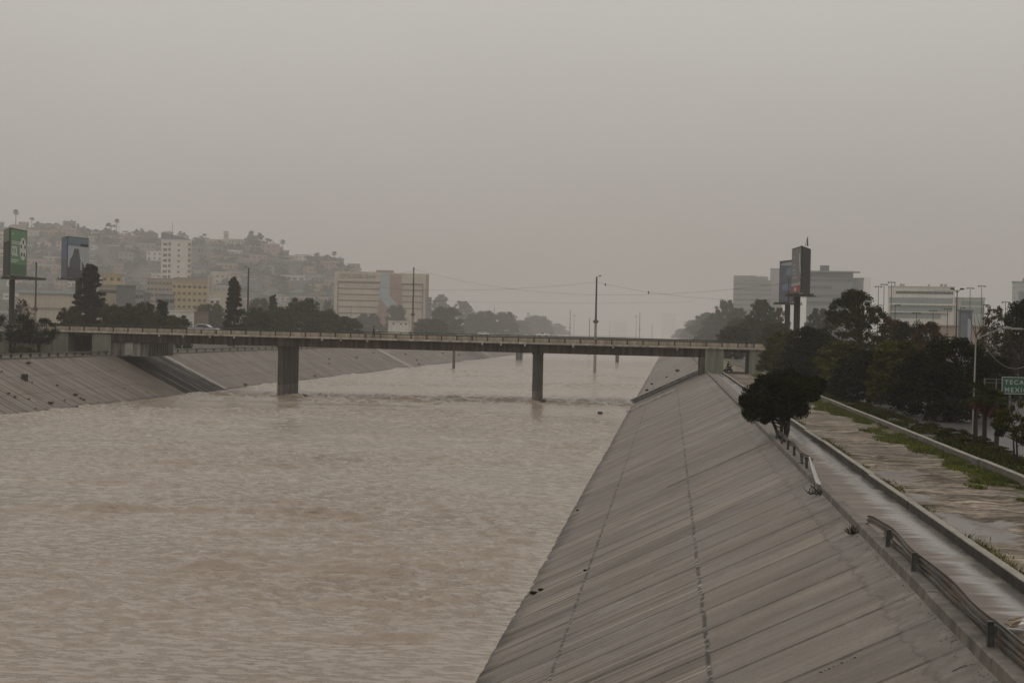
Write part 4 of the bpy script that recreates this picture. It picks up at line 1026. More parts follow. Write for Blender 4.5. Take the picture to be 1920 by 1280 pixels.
def blue_art(A, B):
    p, Lg, H = A
    MB().box(Lg * .03, Lg * .97, .01, .029, H * .02, H * .25).build('dark_ground', art_mat('dark_print', (.06, .062, .07)), p)
    MB().box(Lg * .03, Lg * .97, .012, .0295, H * .78, H * .99).build('upper_sky', art_mat('blue_grey_print', (.13, .19, .23)), p)
    MB().box(Lg * .60, Lg * .97, .0, .0118, H * .78, H * .85).build('logo_strip', POLE_D, p)
    MB().box(Lg * .1, Lg * .5, .0, .0118, H * .815, H * .835).build('caption_line', art_mat('slate_print', (.08, .12, .18)), p)
    MB().prism([(Lg * .10, H * .25), (Lg * .14, H * .45), (Lg * .25, H * .55), (Lg * .32, H * .72), (Lg * .52, H * .72), (Lg * .58, H * .5), (Lg * .8, H * .3), (Lg * .8, H * .25)], 'y', .002, .028).build('silhouette', art_mat('smoke_print', (.075, .08, .09)), p)
    MB().box(Lg * .62, Lg * .66, -.002, .0015, H * .2, H * .5).build('light_streak', WHITE, p)
    p2, L2, H2 = B
    MB().box(L2 * .05, L2 * .95, .0, .028, H2 * .45, H2 * .98).build('print_strip', art_mat('deep_blue_print', (.045, .085, .17)), p2)
billboard('blue grey billboard with a dark silhouette, behind the tall conifer', 127, 166, 114, 443, 520, 330, 338, 336, 148, 13, art_mat('pale_grey_print', (.40, .43, .44)), art_mat('dark_navy_print', (.05, .05, .075)), blue_art)
def red_art(A, B):
    p, Lg, H = A
    MB().box(Lg * .02, Lg * .98, .006, .029, H * .02, H * .17).build('red_band', art_mat('red_print', (.26, .035, .028)), p)
    MB().box(Lg * .02, Lg * .98, .004, .0285, H * .172, H * .235).build('pale_band', art_mat('pale_print', (.34, .32, .30)), p)
    MB().box(Lg * .36, Lg * .5, .0, .0055, H * .06, H * .13).build('emblem', WHITE, p)
    b = MB()
    for k in range(10):
        q = k / 9; b.quad((Lg * (.98 - .22 * math.sin(q * 1.5 + .1)), .01, H * (.3 + .5 * q)), (Lg * (.99 - .22 * math.sin(q * 1.5 + .1) + .07), .01, H * (.3 + .5 * q)), (Lg * (1.0 - .22 * math.sin((q + .12) * 1.5 + .1) + .07), .01, H * (.35 + .5 * q)), (Lg * (.98 - .22 * math.sin((q + .12) * 1.5 + .1)), .01, H * (.35 + .5 * q)))
    b.build('pale_arc', art_mat('grey_arc_print', (.5, .5, .49)), p)
    for k, z in enumerate((.8, .62, .5, .42, .34)):
        MB().box(Lg * .15, Lg * (.3 + .07 * k), .006, .029, H * z, H * (z + .03)).build('caption_line', art_mat('dim_print', (.33, .30, .28)), p)
    p2, L2, H2 = B
    gr_ = MB()
    for k in range(9): gr_.box(L2 * k / 9, L2 * k / 9 + .1, -.04, .029, 0, H2)
    for k in range(13): gr_.box(0, L2, -.06, -.041, H2 * k / 13, H2 * k / 13 + .08)
    gr_.build('lattice', STEEL_D, p2)
    tp = MB(); tp.tube((Lg - .6, 1, H), (Lg - .2, 1, H + 1.6), .08, .06, 6); tp.tube((Lg + .3, 1, H), (Lg - .2, 1, H + 1.6), .08, .06, 6); tp.tube((Lg - .2, 1, H + 1.6), (Lg - 2.5, 1, H + .1), .04, .04, 5)
    tp.build('gantry', STEEL_D, p)
billboard('near right billboard with dark poster, red bottom stripe and black lattice side', 1503.5, 1483, 1519, 461, 549, 262, 272, 272, 1495, 12, art_mat('charcoal_print', (.15, .142, .134)), art_mat('black_backing', (.014, .014, .016)), red_art)
def navy_art(A, B):
    p, Lg, H = A
    for k, (x, z, w_, h_, m_) in enumerate(((.1, .9, .8, .05, 'a'), (.45, .66, .4, .17, 'b'), (.08, .55, .5, .1, 'c'), (.2, .3, .6, .16, 'b'), (.1, .08, .8, .12, 'c'))):
        MB().prism([(Lg * x, H * z), (Lg * (x + w_), H * (z - .03)), (Lg * (x + w_ * .9), H * (z + h_)), (Lg * (x + .04), H * (z + h_ * .8))], 'y', .004 + k * .002, .029).build('print_patch', art_mat('print_' + dict(a='pale', b='bright_blue', c='slate_blue')[m_] , dict(a=(.3, .31, .32), b=(.13, .19, .27), c=(.09, .10, .13))[m_]), p)
billboard('farther blue billboard partly hidden by the red striped one', 1489, 1460, 1496, 487, 566, 330, 338, 336, 1477, 10, art_mat('navy_print', (.075, .09, .12)), POLE_D, navy_art)

# ================================================================== POLES AND WIRES
def power_pole(label, px, ytop, Y, zb, pale_to=None, clamp=None, lamp=0, base=None):
    if base: p = base
    else: p = at_y(px, hor(px), Y)
    zt = at_y(px, ytop, p.y).z
    t = thing('power_pole', label, 'pole', (p.x, p.y, zb), 0, 'power poles')
    zc = (at_y(px, clamp, p.y).z - zb) if clamp else (zt - zb) * .5
    H = zt - zb
    MB().tube((0, 0, -.5), (0, 0, zc), .40, .33, 12).build('sleeve', POLE_C, t, smooth=False)
    MB().tube((0, 0, zc), (0, 0, H), .27, .2, 10).build('shaft', POLE_D, t)
    cl = MB(); cl.tube((0, 0, zc - .4), (0, 0, zc + .5), .55, .45, 8); cl.box(-.75, .75, -.35, .35, zc - .1, zc + .25); cl.build('clamp', mat('rusty_clamp', (.075, .05, .035)), t)
    if lamp:
        MB().path([(0, 0, H - .3), (.35 * lamp, 0, H + .1), (.9 * lamp, 0, H + .25)], .06, 6).build('arm', STEEL_D, t)
        MB().box(min(.6 * lamp, 1.2 * lamp), max(.6 * lamp, 1.2 * lamp), -.18, .18, H + .15, H + .42).build('lamp_head', STEEL_D, t)
    else:
        MB().box(-.35, .35, -.08, .08, H - .6, H - .45).build('crossarm', STEEL_D, t)
    return Vector((p.x, p.y, zt))
TA = power_pole('tall power pole standing in the river midstream, with lamp head on top', 1117, 519, 0, 0, clamp=603, lamp=1, base=at_z(1115, 700, 0))
TB = power_pole('tall power pole on the left bank in front of the hospital', 773.5, 501, 486, ZL, clamp=590)
TC = power_pole('tall power pole with a lamp head left of the hospital, by the ragged conifer', 464, 502, 430, ZL, clamp=587, lamp=-1)
TD = power_pole('dark power pole between the green and the blue billboard', 66, 491, 400, ZL, clamp=580)
p_ = at_y(1199, hor(1199), 1230); TE = power_pole('faint distant power pole right of the midstream pole', 1199, 585, 1230, 1, clamp=618)
TE2 = power_pole('faint distant power pole left of the midstream pole', 1068.5, 581, 1230, 0, clamp=615)
def simple_pole(label, px, ytop, Y, zb, kind='plain', grp='distant lamp poles', m=STEEL_D, r=.13):
    k = Yf(Y) / Y; Y = Yf(Y); p = at_y(px, hor(px), Y); H = (at_y(px, ytop, Y).z - zb) / k
    t = thing('lamp_pole', label, 'lamp pole', (p.x, Y, zb), 0, grp); t.scale = (k, k, k)
    MB().tube((0, 0, 0), (0, 0, H), r * 1.25, r * .8, 8).build('pole', m, t)
    if kind == 'T':
        MB().box(-1.0, 1.0, -.1, .1, H - .08, H + .08).build('crossbar', m, t)
        hd = MB().box(-.28, .28, -.2, .2, -.14, .0).mesh('lamp_head', m)
        for x in (-.8, .8): put('lamp_head', hd, t, (x, 0, H - .1))
    elif kind == 'arm':
        MB().box(0, 1.1, -.07, .07, H - .12, H + .04).build('arm', m, t); MB().box(.6, 1.25, -.15, .15, H - .22, H - .12).build('lamp_head', m, t)
    elif kind == 'twin':
        for s in (-1, 1):
            MB().path([(0, 0, H - .5), (.35 * s, 0, H - .1), (.75 * s, 0, H + .1)], .06, 6).build('arm', m, t)
            MB().box(min(.5 * s, 1.05 * s), max(.5 * s, 1.05 * s), -.2, .2, H + .0, H + .25).build('lamp_head', m, t)
    elif kind == 'H':
        MB().box(-1.3, 1.3, -.1, .1, H - 1.6, H - 1.4).build('crossarm', m, t)
    return t
for lb, px, yt, Y, kd in (('high mast light, leftmost of three beside the glass office', 1645, 537, 420, 'T'), ('high mast light in the middle of three beside the white office', 1655.5, 533, 440, 'T'),
        ('tallest high mast light at the white office left corner', 1669.5, 529, 420, 'T'), ('high mast light before the low wing of the white office', 1817, 540, 430, 'T'), ('high mast light at the right end of the white office wing', 1838.5, 536, 420, 'T'),
        ('high mast light above the brown thicket', 1884, 566, 400, 'T'), ('single arm lamp pole in front of the white office left end', 1677, 571, 330, 'arm'), ('short lamp pole before the white office, left', 1717.5, 586, 380, 'T'),
        ('short lamp pole before the white office, centre', 1748.5, 582, 390, 'T'), ('slim lamp pole before the white office, right', 1775.5, 579, 400, 'T'), ('dark twin headed lamp pole in front of the white office', 1792.5, 543, 250, 'twin'),
        ('thin single arm lamp pole left of the brown thicket', 1842, 571, 330, 'arm'), ('thin pole behind the blue grey sign box', 1799.5, 576, 380, 'arm')):
    simple_pole(lb, px, yt, Y, ZB, kd, m=POLE_D, r=.095)
for lb, px, yt, Y, kd in (('thin distant pole above the left tree row', 926, 576, 800, 'plain'), ('thinner distant pole just left of another', 902.5, 586, 800, 'plain'), ('slender pole just left of the midstream power pole', 1105, 596, 520, 'plain'),
        ('faint double pole left of midstream', 1076, 588, 1100, 'H'), ('faint thin pole right of midstream', 1143.5, 602, 1100, 'plain'), ('faint pole close to the right distant power pole', 1192.5, 589, 1000, 'H'), ('thin pole at the left end of right tree row', 1222.5, 607, 900, 'plain'), ('thin dark pole before the hospital left wing', 657.5, 576, 620, 'plain'),
        ('slim pole in front of the blue right billboard', 1477, 522, 300, 'plain')):
    simple_pole(lb, px, yt, Y, ZL if px < 1000 else 1.0 if px < 1240 else ZB, kd, 'distant thin poles', POLE_D, .10)
def wire(label, A, B, sag, r=.035):
    b = MB(); A = Vector(A); B = Vector(B); n = 26
    pts = [A.lerp(B, k / n) - Vector((0, 0, sag * 4 * (k / n) * (1 - k / n))) for k in range(n + 1)]
    b.path(pts, r, 4); tag(b.build('power_line', POLE_D), label, 'wire', 'power lines')
    return pts
RW = at_y(1480, 530, 330)
wire('power line sagging from the hospital pole across the river to the right billboards', TB + Vector((0, 0, -.6)), RW, 5.2, .028)
wA = wire('power line from the midstream pole down to the right bank', TA + Vector((0, 0, -1.4)), at_y(1540, 556, 400), 2.4, .028)
wire('power line from the midstream pole across to the lamp headed pole on the left', TA + Vector((0, 0, -1.4)), TC + Vector((0, 0, -1)), 3.6, .028)
wire('power line between the lamp headed pole and the hospital pole', TC + Vector((0, 0, -1.4)), TB + Vector((0, 0, -1.2)), 2.2, .028)
wire('power line running left from the lamp headed pole to the billboards', TC + Vector((0, 0, -1.4)), TD + Vector((0, 0, -1.4)), 2.5, .028)
wire('low power line crossing in front of the hospital to the right', at_y(300, 533, 460), at_y(1300, 566, 560), 2.5, .028)
for k, i in enumerate((1, 6)):
    p = wA[i]; tag(MB().tube(p - Vector((0, 0, .45)), p + Vector((0, 0, .25)), .2, .12, 6).build('wire_marker', POLE_D), ('small dark marker hanging on the wire right beside the midstream pole', 'small dark marker on the wire farther right of the midstream pole')[k], 'marker', 'wire markers')

# white street lamp and road sign
WP = mat('white_lamp_paint', (.25, .24, .22), .5, .15, 1)
p = at_y(1827.5, 640, 84)
t = thing('street_lamp', 'pale street lamp with a long slanted arm beside the palms', 'street lamp', (p.x, 84, ZB))
H = at_y(1830, 634, 84).z - ZB
MB().tube((0, 0, 0), (.06, 0, H), .055, .042, 10).build('pole', WP, t)
e = at_y(1884, 613.5, 84) - Vector((p.x, 84, ZB)); e2 = at_y(1900, 615, 84) - Vector((p.x, 84, ZB))
MB().path([(.06, 0, H - .05), (.06 + (e.x - .06) * .5, 0, H + (e.z - H) * .52), e], .034, 6).build('arm', WP, t)
lh = MB(); lh.prism([(e.x - .1, e.z - .05), (e.x + .1, e.z + .07), (e2.x - .1, e2.z + .05), (e2.x, e2.z - .06), (e.x + .1, e.z - .07)], 'y', -.12, .12); lh.build('lamp_head', WP, t)
p = at_y(1938, 640, 92)
t = thing('street_lamp', 'second pale lamp arm entering at the right frame edge', 'street lamp', (p.x, 92, ZB))
e = at_y(1900, 616, 92) - Vector((p.x, 92, ZB)); H = at_y(1938, 634, 92).z - ZB
MB().tube((0, 0, 0), (0, 0, H), .085, .06, 10).build('pole', WP, t)
MB().path([(0, 0, H - .05), (e.x * .4, 0, e.z - .02), (e.x * .7, 0, e.z), e], .034, 6).build('arm', WP, t)
MB().box(e.x - .1, e.x + .45, -.12, .12, e.z - .06, e.z + .06).build('lamp_head', WP, t)
pts = [at_y(1848, 650, 95).lerp(at_y(1960, 650, 95), q) - Vector((0, 0, 1.35 * 4 * q * (1 - q))) for q in np.linspace(0, 1, 16)]
tag(MB().path(pts, .018, 4).build('hanging_cable', WP), 'pale cable drooping above the green road sign', 'cable')
SG = mat('sign_green', (.03, .09, .058), .5, .12, 2); SW = mat('sign_white', (.36, .38, .35), .5, .1, 2)
Y = 88.0; c = at_y(1878, 738, Y); c1 = at_y(1878, 706, Y); H = c1.z - c.z; Wd = 3.1
t = thing('road_sign', 'green road sign reading TECATE and MEXICALI at the right edge', 'road sign', (c.x, Y, c.z))
MB().box(0, Wd, 0, .06, 0, H).build('panel', SG, t)
bd = MB()
for a in ((.0, Wd, 0, .035), (.0, Wd, H - .035, H), (0, .035, .036, H - .036), (Wd - .035, Wd, .036, H - .036)): bd.box(a[0], a[1], -.012, -.002, a[2], a[3])
bd.build('border', SW, t)
tx = text('lettering', 'TECATE', H * .36, SW, t, (.16, -.004, H * .57), depth=.004)
tx = text('lettering', 'MEXICALI', H * .36, SW, t, (.16, -.004, H * .12), depth=.004)
gn = MB()
for z in (H * .62, H * .82): gn.box(-1.0, Wd + .6, .13, .19, z, z + .035)
for x in (.5, Wd - .5): gn.tube((x, .17, ZB - c.z), (x, .17, H), .07, .07, 8)
gn.box(-.95, -.9, .1, .2, -.1, H * .9); gn.box(-.3, -.25, .1, .2, H * .2, H * .9)
gn.build('support', mat('dull_support', (.13, .125, .115), .6, .15, 1), t)

# ================================================================== BUILDINGS
def face_rz(p): return math.atan2(p.x, p.y) * -1.0       # turn the front toward the viewer
def pm(Y): return Y / F
WINM = MB().box(-.5, .5, -.06, .02, -.5, .5)
def win_mesh(w_, h_, m=GLASSD): return MB().box(-w_ / 2, w_ / 2, -.05, .03, 0, h_).mesh('window', m)
def building(name, label, px0, px1, ytop, Y, zb, depth, m, cat='building', group=None, parapet=0, roofm=None, rz=None):
    k = Yf(Y) / Y; Y = Yf(Y)
    p = at_y((px0 + px1) / 2, hor((px0 + px1) / 2), Y); H = (at_y((px0 + px1) / 2, ytop, Y).z - zb) / k; a = face_rz(p) if rz is None else rz
    W = (px1 - px0) / F * math.hypot(p.x, p.y) / k
    t = thing(name, label, cat, (p.x, p.y, zb), a, group); t.scale = (k, k, k)
    MB().box(-W / 2, W / 2, 0, depth, -8, H).build('wall', m, t)
    rb = MB().box(-W / 2 - .25, W / 2 + .25, -.25, depth + .25, H + .002, H + .35 + parapet); rb.build('roof', roofm or m, t)
    return t, W, H
def windows(t, xs, zs, w_, h_, m=GLASSD):
    me = win_mesh(w_, h_, m)
    for z in zs:
        for x in xs: put('window', me, t, (x, 0, z))
CREAM = mat('cream_render', (.46, .40, .31), .85, .12, .1, streak=.15)
TAN = mat('tan_render', (.30, .235, .17), .85, .15, .1, streak=.15)
OCHRE = mat('ochre_render', (.42, .31, .15), .85, .15, .1, streak=.2)
GREYR = mat('grey_render', (.24, .23, .225), .85, .15, .1, streak=.15)
DGREY = mat('dark_grey_render', (.12, .12, .125), .85, .15, .1)
WHITER = mat('white_render', (.60, .56, .50), .85, .12, .1, streak=.15)
PINK = mat('pink_render', (.36, .24, .20), .85, .15, .1, streak=.2)
TERRA = mat('terracotta', (.27, .165, .125), .85, .15, .1, streak=.15)
TEAL = mat('teal_render', (.20, .27, .26), .85, .15, .1)
BLUEG = mat('blue_grey_panel', (.30, .34, .36), .6, .1, .1)
GLASSG = mat('green_grey_glass', (.20, .245, .225), .35, .15, .08, spec=.5)
GLASSB = mat('dark_band_glass', (.085, .10, .095), .3, .25, .15, spec=.5)
LINEM = mat('dark_joint', (.10, .085, .07), .8, .1, .1)  # plain dark tone for floor lines, corner strips and lettering

# hospital
Y = Yf(900.0); KH = Y / 900.0; px0, px1 = 626, 801
p = at_y(713, hor(713), Y); a = face_rz(p); Dd = math.hypot(p.x, p.y); S = Dd / F / KH
t = thing('hospital', 'large cream hospital block with blue curve and terracotta edges', 'hospital', (p.x, p.y, ZL), a); t.scale = (KH, KH, KH)
zof = lambda y_: (at_y(713, y_, Y).z - ZL) / KH
X = lambda px: (px - 713) * S
Ht = zof(511)
MB().box(X(626), X(797), 1.0, 26, -1, Ht).build('wall', CREAM, t)
MB().box(X(626), X(711), 0, .997, zof(528), Ht + .3).build('sign_fascia', CREAM, t); MB().box(X(626), X(632), 0, .997, -1, zof(528) - .003).build('end_pier', CREAM, t)
MB().box(X(751), X(796), 0, .997, zof(530), Ht - .2).build('wing_fascia', CREAM, t); MB().box(X(792), X(796), 0, .997, -1, zof(530) - .003).build('end_pier', CREAM, t)
MB().box(X(796.1), X(802), -.3, 26, -1, Ht - .3).build('terracotta_edge', TERRA, t)
MB().box(X(703), X(736), 4, 18, Ht + .003, zof(506)).build('roof_block', TERRA, t)
MB().prism([(X(711.2), zof(512)), (X(729), zof(512)), (X(729), zof(553)), (X(744), zof(570)), (X(744), -1), (X(729), -1), (X(729), zof(579)), (X(711.2), zof(560))], 'y', -.6, .99).build('blue_curve', BLUEG, t)
MB().prism([(X(729.1), zof(514)), (X(750.8), zof(514)), (X(750.8), zof(570)), (X(744.2), zof(570)), (X(729.1), zof(553))], 'y', -.2, .985).build('terracotta_panel', TERRA, t)
MB().prism([(X(711.2), zof(560.4)), (X(728.8), zof(579.4)), (X(728.8), -1), (X(708), -1), (X(708), zof(575))], 'y', -.2, .985).build('terracotta_panel', TERRA, t)
for y_ in (530, 541, 552, 563, 575, 587, 598):
    MB().box(X(633), X(710.8), .7, .998, zof(y_ + 1.6), zof(y_)).build('floor_line', LINEM, t)
    if y_ < 580: MB().box(X(752), X(790), .7, .998, zof(y_ + 2.6), zof(y_ + 1)).build('floor_line', LINEM, t)
MB().box(X(632.2), X(633.2), .6, .997, 0, zof(529)).build('corner_dark_strip', LINEM, t)
MB().box(X(790), X(791.6), .6, .997, 0, zof(531)).build('corner_dark_strip', LINEM, t)
tx = text('lettering', 'HOSPITAL GENERAL TIJUANA', 3.6, LINEM, t, (X(634), -.05, zof(522.5)), depth=.05)
tx.scale = ((X(704) - X(634)) / 49.0, 1, 1)
t, W, H = building('stair_tower', 'dark open scaffold tower beside the hospital right corner', 799, 807.5, 558, 880, ZL, 5, DGREY, 'tower')
fr = MB()
for q in range(8): fr.box(-W / 2 - .3, W / 2 + .3, -.5, -.26, q * H / 8, q * H / 8 + .3)
for x in (-W / 2 - .3, 0, W / 2 + .1): fr.box(x, x + .22, -.6, -.51, 0, H)
fr.build('scaffold', GREYR, t)
t, W, H = building('trailer_shed', 'low white shed seen above the bridge in front of the hospital', 728, 766, 603, 600, ZL, 8, WHITER, 'shed'); windows(t, (-2, 1, 3), (H - 1.2,), .9, .6)

# white tower block
Y = 1000.0; t, W, H = building('tower_block', 'tall white apartment tower with slanted roof on the hillside', 301, 355, 450, Y, ZL + 8, 14, WHITER)
for k in range(7):
    z = H - 4.0 - k * 3.75
    for (x, w_, h_) in ((-W / 2 + 2.6, 2.7, 1.8), (-W / 2 + 5.6, 1.6, 2.2), (1.6, 1.4, 1.5)):
        put('window', win_mesh(w_, h_), t, (x, 0, z))
    MB().box(W / 2 - 2.4, W / 2 + .5, -.6, 2.5, z - .4, z + .7).build('balcony', CREAM, t)
    put('window', win_mesh(2.0, 1.5), t, (W / 2 - 1.4, -.0, z + .72))
MB().prism([(-W / 2 - .2, H + .4), (-W / 2 - .2, H + 5.2), (-W / 2 + .4, H + 5.2), (W / 2 - .5, H + .9), (W / 2 - .5, H + .4)], 'y', 3, 12).build('slanted_roof', DGREY, t)
MB().tube((-W / 2 + 7.2, 6, H), (-W / 2 + 7.2, 6, H + 13), .22, .1, 6).build('antenna', STEEL_D, t)
dp = MB()
for q in range(2): pass
# lower town in front of the hill
def town(name, lb, px0, px1, yt, Y, m, dep=12, rows=0, cols=0, ww=1.4, wh=1.3, cat='building', zb=None, wm=GLASSD, roofm=None, top=1.6):
    t, W, H = building(name, lb, px0, px1, yt, Y, ZL if zb is None else zb, dep, m, cat, None, 0, roofm)
    if rows:
        xs = [(-W / 2 + W * (i + .5) / cols) for i in range(cols)]; zs = [H - top - wh - k * 3.2 for k in range(rows)]
        windows(t, xs, zs, ww, wh, wm)
    return t, W, H
town('apartment_block', 'tan apartment block with rows of windows below the white tower', 275, 322, 523, 760, TAN, 14, 4, 7)
town('apartment_block', 'ochre apartment block with wide central bay, right of the tan block', 322, 386, 529, 700, OCHRE, 14, 5, 7)
t, W, H = town('office_block', 'brown box building behind the ochre block, with roof mast', 326, 395, 522, 800, TAN, 14)
town('shop_building', 'yellow box building right of the blue billboard', 190, 226, 514, 640, OCHRE, 12, 1, 3)
town('shop_building', 'tan house with dark window band below the yellow building', 186, 216, 535, 520, TAN, 10, 1, 2, 3.2, 1.2)
t, W, H = town('warehouse', 'dark grey ribbed shed right of the tan house', 215, 252, 536, 540, DGREY, 12)
town('office_block', 'grey cube office between the shed and the pointed tree', 252, 268, 545, 560, GREYR, 10, 2, 2)
town('office_block', 'dark glass cube behind the low green row', 268, 281, 550, 575, DGREY, 10)
town('shop_building', 'pale house with dark sign letters behind the pointed tree', 292, 325, 552, 500, GREYR, 10, 1, 4)
town('garden_wall', 'pale low wall building above the bridge right of the green row', 318, 366, 584, 480, WHITER, 6)
t, W, H = town('warehouse', 'long cream low warehouse behind the left billboards', 40, 135, 552, 560, CREAM, 20, 0)
windows(t, [-W / 2 + 9, -W / 2 + 12, -W / 2 + 14.5], (2.6,), 1.8, 1.0); MB().box(-W / 2, W / 2, -.3, -.06, H * .62, H * .66).build('cornice', TAN, t); MB().box(-W / 2 - .5, W / 2 + .5, -.6, 6, H + .36, H + 1.5).build('roof_trim', BLUEG, t)
town('shop_building', 'brown dark box house below the ragged conifer', 364, 390, 586, 470, mat('brown_render', (.15, .105, .085)), 9)
town('shop_building', 'white small block left of the ragged conifer', 392, 412, 556, 600, WHITER, 9, 1, 2)
town('shop_building', 'pale gabled hall far behind the ragged conifer', 398, 424, 546, 690, CREAM, 10)
for i, (px, lb) in enumerate(((384.5, 'left of two pale chimney posts above the ochre block'), (391.5, 'right of two pale chimney posts above the ochre block'))):
    p = at_y(px, hor(px), 720); tag(MB().tube((p.x * 1.3, 942, ZL), (p.x * 1.3, 942, at_y(px, 516, 942).z), .75, .65, 10).build('chimney', CREAM), lb, 'chimney')

# right side offices
def zf(px, y_, Y, zb): return (at_y(px, y_, Yf(Y)).z - zb) * Y / Yf(Y)
Y = 620; t, W, H = building('office_building', 'white office block with long window bands behind the rust coloured trees', 1667, 1783, 538, Y, ZB, 22, WHITER)
for y0, y1, x0, x1, m in ((546, 551, .12, .98, GLASSD), (558, 569, .02, .98, GLASSG), (574, 584, .03, .97, GLASSG), (587, 597, .03, .8, GLASSG)):
    za, zb_ = zf(1725, y1, Y, ZB), zf(1725, y0, Y, ZB)
    wb = MB().box(-W / 2 + W * x0, -W / 2 + W * x1, -.06, .04, za, zb_).build('window_band', m, t)
    k = -W / 2 + W * x0 + 1
    mu = MB()
    while k < -W / 2 + W * x1: mu.box(k, k + .14, -.12, -.062, za, zb_); k += 1.7
    mu.build('mullions', GREYR, wb)
MB().box(-W / 2 + 1, W / 2 + 1.2, -1.0, -.003, zf(1725, 572, Y, ZB), zf(1725, 571, Y, ZB)).build('ledge', WHITER, t)
MB().box(-W / 2 + 1, W / 2 - 2, -1.0, -.003, zf(1725, 586, Y, ZB), zf(1725, 585, Y, ZB)).build('ledge', WHITER, t)
sg = MB()
for k in range(11): sg.box(W / 2 - 8.2 + k * .7, W / 2 - 8.2 + k * .7 + .42, -.12, -.01, H - 1.9, H - 1.0 - .3 * (k % 3 == 1))
sg.build('sign_letters', BLUEG, t)
hv = MB()
for x, s in ((-8, .5), (-7, .4), (3, .35), (8, .6), (9.5, .5), (-10.5, .3)): hv.box(x - s, x + s, 4, 6, H + .355, H + .9 + s)
hv.build('roof_units', GREYR, t)
t, W, H = building('office_wing', 'lower glazed wing joined to the white office right end', 1784, 1842, 559, 625, ZB, 20, mat('pale_wing', (.40, .41, .37)))
for y0, y1 in ((564, 572), (576, 588)): MB().box(-W / 2 + 4, W / 2 - .3, -.06, .04, zf(1812, y1, 625, ZB), zf(1812, y0, 625, ZB)).build('window_band', GLASSG, t)
t, W, H = building('parking_deck', 'low beige wall building below the white office', 1745, 1846, 612, 420, ZB, 20, TAN)
MB().box(-W / 2, W / 2, -.15, -.002, H * .5, H * .53).build('string_course', CREAM, t)
t, W, H = building('sign_box', 'blue grey box sign tower in front of the white office wing', 1797, 1821, 583, 400, ZB, 3, mat('slate_panel', (.11, .125, .15)), 'sign tower')
MB().box(W * .18, W * .4, -.05, .02, 1, H - 2).build('pale_stripe', BLUEG, t)
t, W, H = building('office_building', 'pale office corner cut off by the right frame edge', 1900, 1975, 529, 560, ZB, 20, mat('pale_office', (.42, .42, .42)))
MB().box(-W / 2 + 2.2, W / 2, -.06, .03, 2, H - 3.4).build('glass_front', GLASSG, t); MB().box(-W / 2 + 3.5, -W / 2 + 7, 2, 6, H + .36, H + 1.5).build('roof_unit', GREYR, t)
t, W, H = building('office_building', 'green grey glass office with roof box behind the billboards', 1512, 1595, 509, 760, ZB, 30, GLASSG)
mu = MB()
for k in range(22): mu.box(-W / 2 + W * k / 22, -W / 2 + W * k / 22 + .16, -.2, -.01, 0, H - .5)
for k in range(9): mu.box(-W / 2, W / 2, -.16, -.012, H - 1 - k * 3.9, H - .75 - k * 3.9)
mu.build('mullions', GREYR, t)
for k_, (x0_, x1_, hh) in enumerate(((.02, .98, 1.5), (.02, .55, 1.9), (.1, .98, 1.4), (.02, .6, 2.0), (.3, .98, 1.6), (.02, .98, 1.5), (.02, .7, 1.7))):
    z_ = H - 5.2 - k_ * 3.9; MB().box(-W / 2 + W * x0_, -W / 2 + W * x1_, -.09, -.003, z_, z_ + hh).build('window_band', GLASSB, t)
MB().box(-W / 2, W / 2, -.5, -.22, H - 2.6, H - .42).build('parapet_band', DGREY, t)
MB().box(-W * .22, -W * .02, 3, 10, H + .36, H + 3.2).build('roof_box', DGREY, t); MB().box(-W / 2 - .5, W / 2 + .6, -1.2, 4, H - .4, H + .001).build('roof_slab', GREYR, t)
MB().box(W * .08, W * .3, -.22, -.205, H * .42, H * .66).build('dark_glass', mat('dark_glass_panel', (.09, .11, .105), .3), t)
t, W, H = building('office_building', 'grey slab joined to the glass office right side', 1591, 1616, 522, 775, ZB, 20, GREYR); MB().box(-W / 2 - 1, W / 4, -1.5, 6, H + 3, H + 3.5).build('canopy', GREYR, t)
building('office_building', 'faint pale slab far behind the glass office', 1610, 1630, 520, 2300, ZB, 20, WHITER)
t, W, H = building('office_building', 'grey hazy office block with roof letters left of the billboards', 1374, 1443, 526, 1050, ZB, 30, GREYR)
for k in range(11): MB().box(-W / 2, W / 2, -.1, .02, H - 3.2 - k * 3.6, H - 2.0 - k * 3.6).build('window_band', mat('hazy_glass', (.13, .135, .135), .4), t)
rl = MB()
for k in range(12): rl.box(W * (-.02 + .036 * k), W * (-.02 + .036 * k) + 1.0, 0, .4, H + .36, H + 3.2 - .5 * (k % 2))
rl.build('roof_letters', GREYR, t); MB().box(-W / 2, W * .1, 2, 12, H + .36, H + 3.6).build('penthouse', GREYR, t)
t, W, H = building('office_building', 'taller hazy stair tower beside the grey office block', 1442, 1464, 504, 1080, ZB, 20, mat('hazy_render', (.30, .275, .255)))
building('office_building', 'barely visible grey block on the misty horizon right of the river', 1240, 1266, 588, 5000, ZB, 30, GREYR)
building('office_building', 'barely visible low block on the misty horizon', 1150, 1176, 603, 5000, ZB, 30, GREYR)
building('tower_block', 'faint narrow grey block on the skyline left of the river', 987, 992.5, 586, 2300, ZL, 10, GREYR)

